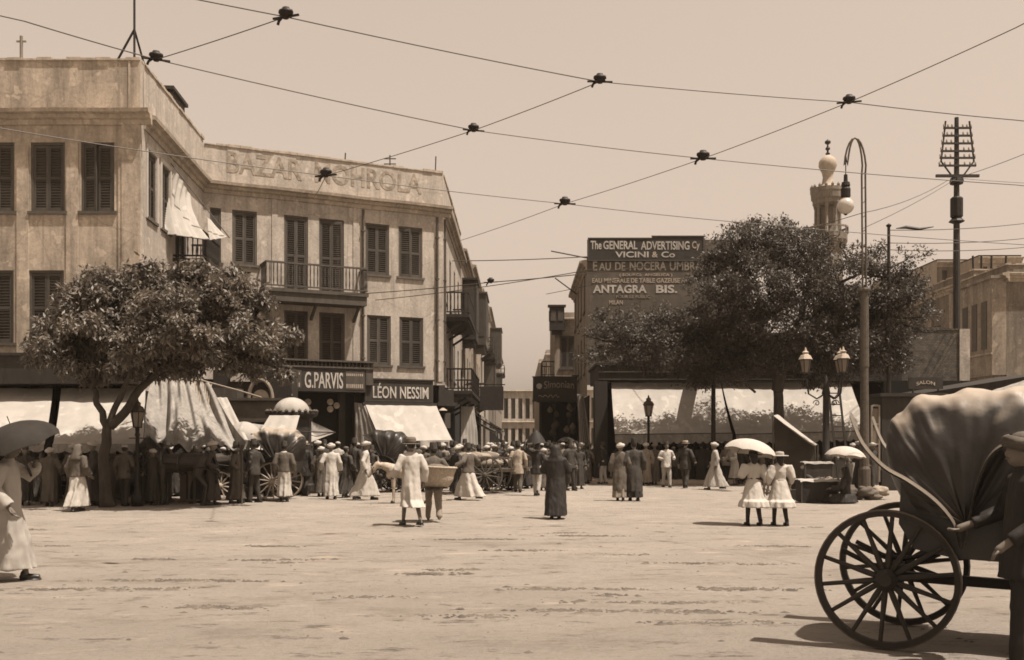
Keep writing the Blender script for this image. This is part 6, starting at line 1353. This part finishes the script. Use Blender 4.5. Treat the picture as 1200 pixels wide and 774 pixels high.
# ------------------------------------------------------------------ horses, donkey
def horse(label, pos, face, s, m, kind='horse', head=0.0, step=.0, name=None, voxel=.03):
    t = thing(name or kind, label, kind, tuple(pos), R(face)); t.scale = (s,)*3; b = MB(); V = Vector
    capsule(b, (-.5,0,1.17), (.1,0,1.12), .25, .28); capsule(b, (.1,0,1.12), (.5,0,1.14), .28, .24); capsule(b, (-.62,-.06,1.2), (-.62,.06,1.2), .22, .22); capsule(b, (.55,0,1.12), (.62,0,1.0), .2, .16)
    poll = V((1.02+.12*head, 0, 1.72-.62*head)); capsule(b, (.55,0,1.22), (.8,0,1.45-.25*head), .21, .15); capsule(b, (.8,0,1.45-.25*head), poll, .15, .105)
    hd = V((.34-.1*head, 0, -.34-.12*head)); capsule(b, poll, poll+hd*.45, .105, .1); capsule(b, poll+hd*.45, poll+hd*1.05, .09, .06); capsule(b, poll+hd*1.0+V((0,-.02,0)), poll+hd*1.0+V((0,.02,0)), .055, .055)
    eh = .14 if kind == 'horse' else .27
    for sg in (1,-1):
        capsule(b, poll+V((-.03,.05*sg,.06)), poll+V((-.05,.075*sg,.08+eh)), .035, .012, 6)
        a = step*sg; capsule(b, (.5,.13*sg,1.05), (.5+a*.35,.13*sg,.58), .12, .07); capsule(b, (.5+a*.35,.13*sg,.58), (.5+a*.6,.13*sg,.14), .058, .042); capsule(b, (.5+a*.6,.13*sg,.14), (.53+a*.62,.13*sg,.045), .05, .058)
        a = -a; capsule(b, (-.6,.13*sg,1.12), (-.48+a*.2,.15*sg,.82), .19, .12); capsule(b, (-.48+a*.2,.15*sg,.82), (-.72+a*.3,.13*sg,.52), .1, .058); capsule(b, (-.72+a*.3,.13*sg,.52), (-.68+a*.55,.13*sg,.14), .052, .042); capsule(b, (-.68+a*.55,.13*sg,.14), (-.65+a*.57,.13*sg,.045), .05, .058)
    me = remesh(b, voxel, 3); me.materials.clear(); me.materials.append(m); me.name = 'body'; inst('body', me, t)
    for sg in (1,-1):
        for x in (.53+step*sg*.62, -.65-step*sg*.57): MB().lathe([(.075,0),(.07,.03),(.055,.09)], 10, (x+.01,.13*sg,0)).build('hoof', C_BLACK, t)
        e = MB(); ellip(e, poll+hd*.32+V((.02,.085*sg,.02)), (.025,.015,.02), 8, 6); e.build('eye', HAIR, t, smooth=True)
    MB().tube([(-.84,0,1.28),(-.95,0,1.15),(-.98,0,.85),(-.95,0,.55)], [.04,.055,.07,.02] if kind == 'horse' else [.03,.03,.03,.05], 8).build('tail', HAIR, t, smooth=True)
    mb = MB(); 
    for k in range(9):
        q = V((.5,0,1.4))*(1-k/8)+(poll+V((-.06,0,.1)))*(k/8) + V((-.05,0,-.03-.2*head*math.sin(k/8*3.14))); mb.tube([q+V((.03,0,.03)), q+V((-.02,.05,-.03)), q+V((-.02,.11,-.16))], [.03,.035,.01], 6)
    mb.build('mane', HAIR, t, smooth=True)
    if kind == 'horse':
        mb = MB(); mb.tube([(.5+.12*math.cos(a_/16*6.283)*0+.0, .24*math.cos(a_/16*6.283), 1.2+.33*math.sin(a_/16*6.283)) for a_ in range(17)], .045, 6); mb.build('collar', LEATH, t)
        mb = MB(); mb.tube([(0,.3*math.cos(a_/16*6.283), 1.12+.31*math.sin(a_/16*6.283)) for a_ in range(17)], .025, 6)
        for sg in (1,-1): mb.tube([(.5,.25*sg,1.15),(0,.3*sg,1.08),(-.7,.27*sg,1.0),(-1.2,.3*sg,.85)], .02, 5)
        mb.build('harness', LEATH, t)
    q0, q1 = poll+hd*.55, poll
    mb = MB(); mb.tube([q0+V((.0,.11*math.cos(a_/12*6.283), .11*math.sin(a_/12*6.283))) for a_ in range(13)], .014, 5); mb.build('bridle', LEATH, t)
    return t
def Gx(px, py): return gp(px, py)
horse('dark carriage horse standing nearest the draped canvas', Gx(214,592), 172, 1.0, COAT_D)
horse('brown carriage horse behind the nearer dark one', gp(252,586), 176, .98, COAT_B)
horse('dappled grey horse in the shade right of the tree trunk', gp(150,588), 5, .96, COAT_G, head=.15)
horse('dark horse drooping its head below the left awning', gp(112,585), 170, .96, COAT_D, head=.35)
horse('brown horse in the shade at the far left', gp(70,583), 8, .96, COAT_B, head=.2)
horse('pale donkey with lowered head beside the hatted man', gp(478,590), 183, .78, COAT_G, 'donkey', head=.55)
horse('dark dray horse between the carts at the street mouth', gp(596,566), 80, .95, COAT_D, head=.1)

# ------------------------------------------------------------------ wheeled things
def wheel(parent, c, r, n, wmat=None, width=.06, rimw=.055, spoke=.022, flip=1, name='wheel'):
    m = wmat or DARKW; o = thing('x', '', '', c) if 0 else None
    o = MB().lathe([(.0,-.13),(.05,-.12),(.065,-.07),(.085,-.05),(.085,.05),(.06,.08),(.05,.1),(0,.1)], 14).build(name, m, parent, c, rot=(R(90),0,0), smooth=False)
    prof = [(r-rimw,-width/2),(r-.012,-width/2),(r-.012,width/2),(r-rimw,width/2),(r-rimw,-width/2)]
    mb = MB(); mb.lathe(prof, 48, cap=False); mb.build('rim', m, o)
    MB().lathe([(r-.012,-width/2-.004),(r,-width/2),(r,width/2),(r-.012,width/2+.004)], 48, cap=False).build('tyre', IRONL, o)
    key = (round(r,2), spoke, m.name)
    if key not in SPK: SPK[key] = MB().tube([(.075,0,0),(.16,0,0),(r*.6,0,-.0),(r-rimw+.005,0,0)], [spoke*1.05,spoke*1.15,spoke*.85,spoke*.8], 7).mesh('spoke', m)
    for k in range(n): inst('spoke', SPK[key], o, (0,0,.015*(1 if k % 2 else -1)*0), 2*math.pi*(k+.3)/n)
    return o
SPK = {}
def victoria(label, pos, face, hoodm=None, detail=True, wm=None, hood_up=True, wb=1.55, tr=.62, dx=0.0, guards=True):
    """four wheeled hooded carriage, facing +x; rear axle at the origin"""
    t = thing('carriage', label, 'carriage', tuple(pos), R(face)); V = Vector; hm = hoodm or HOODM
    for sg in (1,-1):
        wheel(t, (0, tr*sg, .56), .56, 14, wm); wheel(t, (wb, (tr-.06)*sg, .43), .43, 12, wm)
    mb = MB(); mb.bar((0,-tr,.56),(0,tr,.56),.06); mb.bar((wb,-tr+.06,.43),(wb,tr-.06,.43),.06); mb.bar((0,0,.52),(wb,0,.48),.08); mb.build('undercarriage', IRON, t)
    for sg in (1,-1):
        for x, z in ((0,.6),(wb,.47)): 
            MB().tube([(x-.38,.4*sg,z+.16),(x-.15,.4*sg,z+.05),(x,.4*sg,z+.02),(x+.15,.4*sg,z+.05),(x+.38,.4*sg,z+.16)], .022, 6).build('spring', IRON, t)
    b0 = len(t.children)
    # tub
    prof = [(-.58,1.28),(-.62,1.0),(-.5,.8),(-.2,.74),(.35,.72),(.5,.55),(.95,.52),(1.08,.62),(1.12,.95),(1.02,.95),(.98,.66),(.55,.62),(.42,.98),(-.35,1.02),(-.45,1.3)]
    mb = MB(); mb.poly(prof, -.46, .46)
    side = [(-.6,1.38),(-.62,1.0),(-.5,.8),(-.2,.74),(.35,.72),(.5,.55),(.95,.52),(1.08,.62),(1.12,.98),(.9,1.02),(.7,1.2),(.45,1.32),(.0,1.36),(-.45,1.38)]
    for sg in (1,-1): mb.poly(side, .46*sg, .5*sg)
    mb.build('body', LEATH, t)
    mb = MB(); mb.box(-.4,.42,-.44,.44,.985,1.1); mb.build('seat', C_BROWN, t); MB().box(-.46,-.34,-.43,.43,1.1,1.45).build('seat_back', C_BROWN, t)
    # driver's box
    mb = MB(); mb.box(1.12,1.55,-.4,.4,1.12,1.22); mb.box(1.08,1.14,-.42,.42,.95,1.5); mb.box(1.15,1.5,-.35,.35,.62,1.12); mb.build('box_seat', LEATH, t)
    mb = MB(); mb.add([(1.5,-.4,.66),(1.5,.4,.66),(2.05,.4,.72),(2.05,-.4,.72),(1.5,-.4,.62),(1.5,.4,.62),(2.05,.4,.68),(2.05,-.4,.68)], [(0,1,2,3),(4,7,6,5),(0,4,5,1),(1,5,6,2),(2,6,7,3),(3,7,4,0)]); mb.poly([(2.03,.7),(2.07,.7),(2.22,1.15),(2.18,1.16)], -.4, .4); mb.build('footboard', LEATH, t)
    for sg in (1,-1):
        if guards: MB().grid(lambda u, v: ((.72)*math.cos(R(10)+R(150)*u)*.92+.0, (tr-.09+.18*v)*sg, .56+.68*math.sin(R(10)+R(150)*u)+.02), 16, 2).build('mudguard', LEATH, t, smooth=True)
        mb = MB(); mb.box(.62,.9,.46*sg,.72*sg,.36,.39) if sg > 0 else mb.box(.62,.9,-.72,-.46,.36,.39); mb.tube([(.76,.5*sg,.37),(.76,.48*sg,.6)], .015, 5); mb.build('step', IRON, t)
        o = MB().lathe([(.05,0),(.08,.05),(.08,.22),(.05,.28),(.02,.34)], 8, (1.1,.52*sg,1.2)).build('side_lamp', IRON, t); MB().lathe([(.083,.07),(.085,.14),(.083,.2)], 8, (1.1,.52*sg,1.2)).build('lamp_glass', GLASS, o)
    if hood_up:
        path = [V((-.6,0,1.12)), V((-.74,0,1.5)), V((-.72,0,1.84)), V((-.5,0,2.05)), V((-.1,0,2.1)), V((.35,0,2.12)), V((.72,0,1.95))]
        piv = V((-.12,0,1.02)); nb = len(path)-1
        def P(u):
            x = u*nb; i = min(int(x), nb-1); f = x-i; p0, a, b, c = path[max(i-1,0)], path[i], path[i+1], path[min(i+2,nb)]
            return .5*((2*a)+(b-p0)*f+(2*p0-5*a+4*b-c)*f*f+(3*a-p0-3*b+c)*f**3), (f if i >= 2 else 0)
        def top(u, v, o=0):                      # leather drawn over the bows: rounded shoulders, slack between the bows
            q, f = P(u); ph = math.pi*v; cs, sn = math.cos(ph), math.sin(ph); y = .57*math.copysign(abs(cs)**.55, cs); rho = max(sn, 1e-6)**.5
            rho *= 1 - .032*math.sin(math.pi*f)**2*(sn**.6); rho += .012*mnoise.noise((u*10, v*4, 2))+.012*mnoise.noise((u*30, v*9, 4)); y += .03*mnoise.noise((u*9, v*7, 5))+.015*mnoise.noise((u*26, v*11, 7)) - .02*math.copysign(1, cs)*math.sin(math.pi*f)*sn*(1-sn)*2
            return (piv.x+(q.x-piv.x)*(rho-o), y, piv.z+(q.z-piv.z)*(rho-o))
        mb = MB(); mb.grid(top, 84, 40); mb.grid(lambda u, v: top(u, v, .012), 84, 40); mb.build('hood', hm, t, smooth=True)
        for i in range(1, nb+1):
            for sg in (1,-1): MB().bar(piv+V((0,.44*sg,0)), path[i]*.78+piv*.22+V((0,.44*sg,0)), .03).build('hood_bow', MIDW if i == nb else LEATH, t)
            if i == nb: MB().bar(path[i]*.97+piv*.03+V((0,-.4,.0)), path[i]*.97+piv*.03+V((0,.4,.0)), .035).build('front_bow', MIDW, t)
    if dx:
        for ch in t.children:
            if ch.name.split('.')[0] not in ('wheel','undercarriage','spring'): ch.location.x += dx
    return t
# near carriage, cut by the right edge, facing left
ax = Vector((3.02, 8.25, 0)); far = Vector((3.55, 9.3, 0)); ctr = (ax+far)/2; hdg = math.degrees(math.atan2(far.y-ax.y, far.x-ax.x))+90
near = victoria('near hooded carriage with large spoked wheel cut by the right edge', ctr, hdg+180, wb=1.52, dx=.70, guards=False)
# its wing mudguards: one strip on each side, rising behind, dipping to the step and rising again in front
inv = (Matrix.Translation(near.location) @ Matrix.Rotation(R(hdg+180), 4, 'Z')).inverted()
wing = [(1008,488,8.75),(1020,520,8.65),(1042,547,8.45),(1068,563,8.3),(1098,586,8.15),(1119,612,8.05),(1127,640,8.0),(1134,620,7.95),(1142,580,7.9),(1152,548,7.8),(1166,528,7.7),(1188,517,7.55)]
wl = [inv @ at(*q) for q in wing]
for sg in (-1, 1):
    y0 = -.66 if sg < 0 else .66
    pts_, _r = limb([(q.x, 0, q.z) for q in wl], .1, .1, 0, 0, 4)
    mb = MB(); N_ = len(pts_)-1
    def wf(u, v, o=0): q = pts_[min(N_, int(round(u*N_)))]; return (q.x, y0+(v-.5)*.2, q.z+.02*math.sin(v*math.pi)-o)
    mb.grid(wf, N_, 6); mb.grid(lambda u, v: wf(u, v, .015), N_, 6); mb.build('mudguard', mat('wing_leather', .16, rough=.3, var=.2, scale=4, spec=.6), near, smooth=True)
# hired carriages at the left
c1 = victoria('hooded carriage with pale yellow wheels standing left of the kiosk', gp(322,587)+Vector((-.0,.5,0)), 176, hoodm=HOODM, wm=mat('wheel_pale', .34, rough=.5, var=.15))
c2 = victoria('dark hooded carriage behind the white turbaned walker', gp(452,577)+Vector((0,.3,0)), 168, hoodm=LEATH)
c3 = victoria('hooded carriage in deep shade at the far left', gp(58,584)+Vector((-.4,.4,0)), 4, hoodm=LEATH)
c4 = victoria('carriage with folded dark hood farther back in the shade', gp(270,578), 180, hoodm=LEATH)
# carts with sacks at the street mouth
def cart(label, pos, face, nsack, sacklab, seed):
    t = thing('cart', label, 'cart', tuple(pos), R(face)); g = random.Random(seed)
    for sg in (1,-1): wheel(t, (0,.72*sg,.62), .62, 12, MIDW)
    mb = MB(); mb.bar((0,-.72,.62),(0,.72,.62),.08); mb.build('axle', IRON, t)
    for k in range(6): MB().box(-1.1,1.1,-.58+k*.195,-.58+k*.195+.185,.78,.82).build('plank', MIDW, t)
    for sg in (1,-1): MB().bar((-1.2,.5*sg,.75),(2.3,.5*sg,.72),.07).build('shaft', PALEW, t)
    for sg in (1,-1):
        for k in range(4): MB().box(-1.0+k*.65,-.96+k*.65,.57*sg-.02,.57*sg+.02,.82,1.15).build('stake', MIDW, t)
        MB().box(-1.1,1.1,.57*sg-.025,.57*sg+.025,1.15,1.2).build('side_rail', MIDW, t)
    c, s_ = math.cos(R(face)), math.sin(R(face))
    for k in range(nsack):
        lx, ly, lz = g.uniform(-.7,.7), g.uniform(-.3,.3), .98+.22*(k//3); a = g.uniform(-.4,.4)
        sk = thing('sack', sacklab[k], 'sack', (pos[0]+lx*c-ly*s_, pos[1]+lx*s_+ly*c, lz), R(face)+a, 'sacks on the carts')
        MB().grid(lambda u, v: (.48*(2*v-1)*(1+.05*math.sin(u*12)), .24*math.sin(math.pi*(v*.96+.02))**.45*math.cos(6.283*u)*(1+.08*math.sin(v*9+k)), .17*math.sin(math.pi*(v*.96+.02))**.45*math.sin(6.283*u)*(1+.08*math.sin(v*11+u*6))), 18, 14, close=True).build('sacking', g.choice([SACK,SACKD,C_GREY]), sk, smooth=True)
        MB().tube([(.44,0,.0),(.5,.02,.03),(.55,.03,.05)], [.05,.03,.06], 6).build('tied_neck', SACK, sk)
    return t
ords = ['bottom front','bottom middle','bottom rear','upper front','upper middle','topmost']
cart('two wheeled cart loaded with sacks at the left of the street mouth', gp(560,578), 200, 6, ['%s sack on the left hand cart' % o for o in ords], 3)
cart('two wheeled cart with raised shafts at the middle of the street mouth', gp(588,575), 160, 5, ['%s sack on the middle cart' % o for o in ords], 5)
cart('far two wheeled cart among the crowd in the street', gp(584,561), 90, 4, ['%s sack on the far cart in the crowd' % o for o in ords], 8)
# stall tent, boxes and goods on the right
st = thing('stall_tent', 'small stall with a sloping canvas roof beside the lamp cluster', 'stall', (0,0,0))
D = 33.2
sheet(st, 'canvas', at(906,487,D+.4), at(912,486,D+1.5), at(958,521,D+1.2), at(955,522,D-.2), CANV, sag=.04, nf=3, nu=20, seed=1)
poles(st, [tuple(at(906,487,D+.35)), tuple(at(912,486,D+1.45)), tuple(at(955,522,D-.15)), tuple(at(958,521,D+1.15))], .03)
sheet(st, 'back_cloth', at(908,489,D+1.4), at(956,523,D+1.15), at(956,580,D+1.15), at(908,580,D+1.4), CANVD, sag=.03, nf=3, nu=16, seed=4)
for lab, px, py, w_, d_, h_, m_, tp_ in (('black box with a white cloth over its top before the stall', 957,589,1.0,.6,.62,C_BLACK,True), ('dark chest behind the white topped box', 957,582,.85,.5,1.05,C_DARK,True), ('low crate at the foot of the stall tent', 925,586,.6,.4,.3,DARKW,False)):
    p = gp(px, py); b_ = thing('box' if h_ != .3 else 'crate', lab, 'box', tuple(p)); mb = MB(); mb.box(-w_/2,w_/2,-d_/2,d_/2,.02,h_); mb.build('case', m_, b_)
    mb = MB()
    for sx in (-1,1): mb.box(sx*w_/2-.02,sx*w_/2+.02,-d_/2-.012,-d_/2,.0,h_-.01)
    mb.build('batten', MIDW, b_)
    if tp_: MB().grid(lambda u, v: ((u-.5)*w_*1.08, (v-.5)*d_*1.12, h_+.03+.03*mnoise.noise((u*4,v*3,px))-.1*max(0,abs(u-.5)*2-.9)*8*.2-.12*max(0,.1-v)*5), 20, 12).build('cloth', CANV if h_ < 1 else CANVG, b_, smooth=True)
hm_ = thing('goods_heap', 'untidy heap of bundles beside the vendors at the lamp cluster', 'bundles', tuple(gp(1010,586)))
def lump(u, v, k):
    th, ph = 6.283*u, math.pi*(v*.96+.02); d = Vector((math.sin(ph)*math.cos(th), math.sin(ph)*math.sin(th), -math.cos(ph))); r = 1 + .38*mnoise.noise(d*1.6+Vector((k*3.1,0,0))) + .16*mnoise.noise(d*4.5+Vector((0,k*2.0,0)))
    return ((k-2.5)*.24+d.x*.27*r, .12*(k % 3)+d.y*.22*r, max(.0, .12+.12*(k % 2)+d.z*.17*r))
for k in range(6): MB().grid(lambda u, v: lump(u, v, k), 22, 14, close=True).build('bundle', [SACKD,C_BROWN,C_GREY,C_BROWN,SACKD,SACK][k], hm_, smooth=True)
ld_ = thing('ladder', 'plain wooden ladder leaning behind the lamp cluster', 'ladder', tuple(at(980,520,33.6)*1.0-Vector((0,0,CZ))))
for s in (-.18,.18): MB().bar((s+.3,0,0),(s-.02,.25,3.6),.06).build('rail', DARKW, ld_)
for k in range(9): MB().bar((.12+.3*(1-k/9)-.02*0-.3,.028*k,.35+k*.37),(.12+.3*(1-k/9)+.06,.028*k,.35+k*.37),.035).build('rung', DARKW, ld_)
# ------------------------------------------------------------------ dusty air
hz = MB(); hz.box(-420, 420, -30, 420, -1.0, 32)
HM = bpy.data.materials.new('dusty_air'); HM.use_nodes = True; nt = HM.node_tree; nt.nodes.clear(); o_ = nt.nodes.new('ShaderNodeOutputMaterial'); v_ = nt.nodes.new('ShaderNodeVolumePrincipled'); v_.inputs['Color'].default_value = (.95,.82,.66,1); v_.inputs['Density'].default_value = HAZE; nt.links.new(v_.outputs[0], o_.inputs['Volume'])
if HAZE > 0: hz.build('haze', HM, kind='stuff', label='thin dusty air over the square and street', cat='haze')
for s_ in list(bpy.data.scenes):
    if s_.name.startswith('tmp_eval'): bpy.data.scenes.remove(s_)
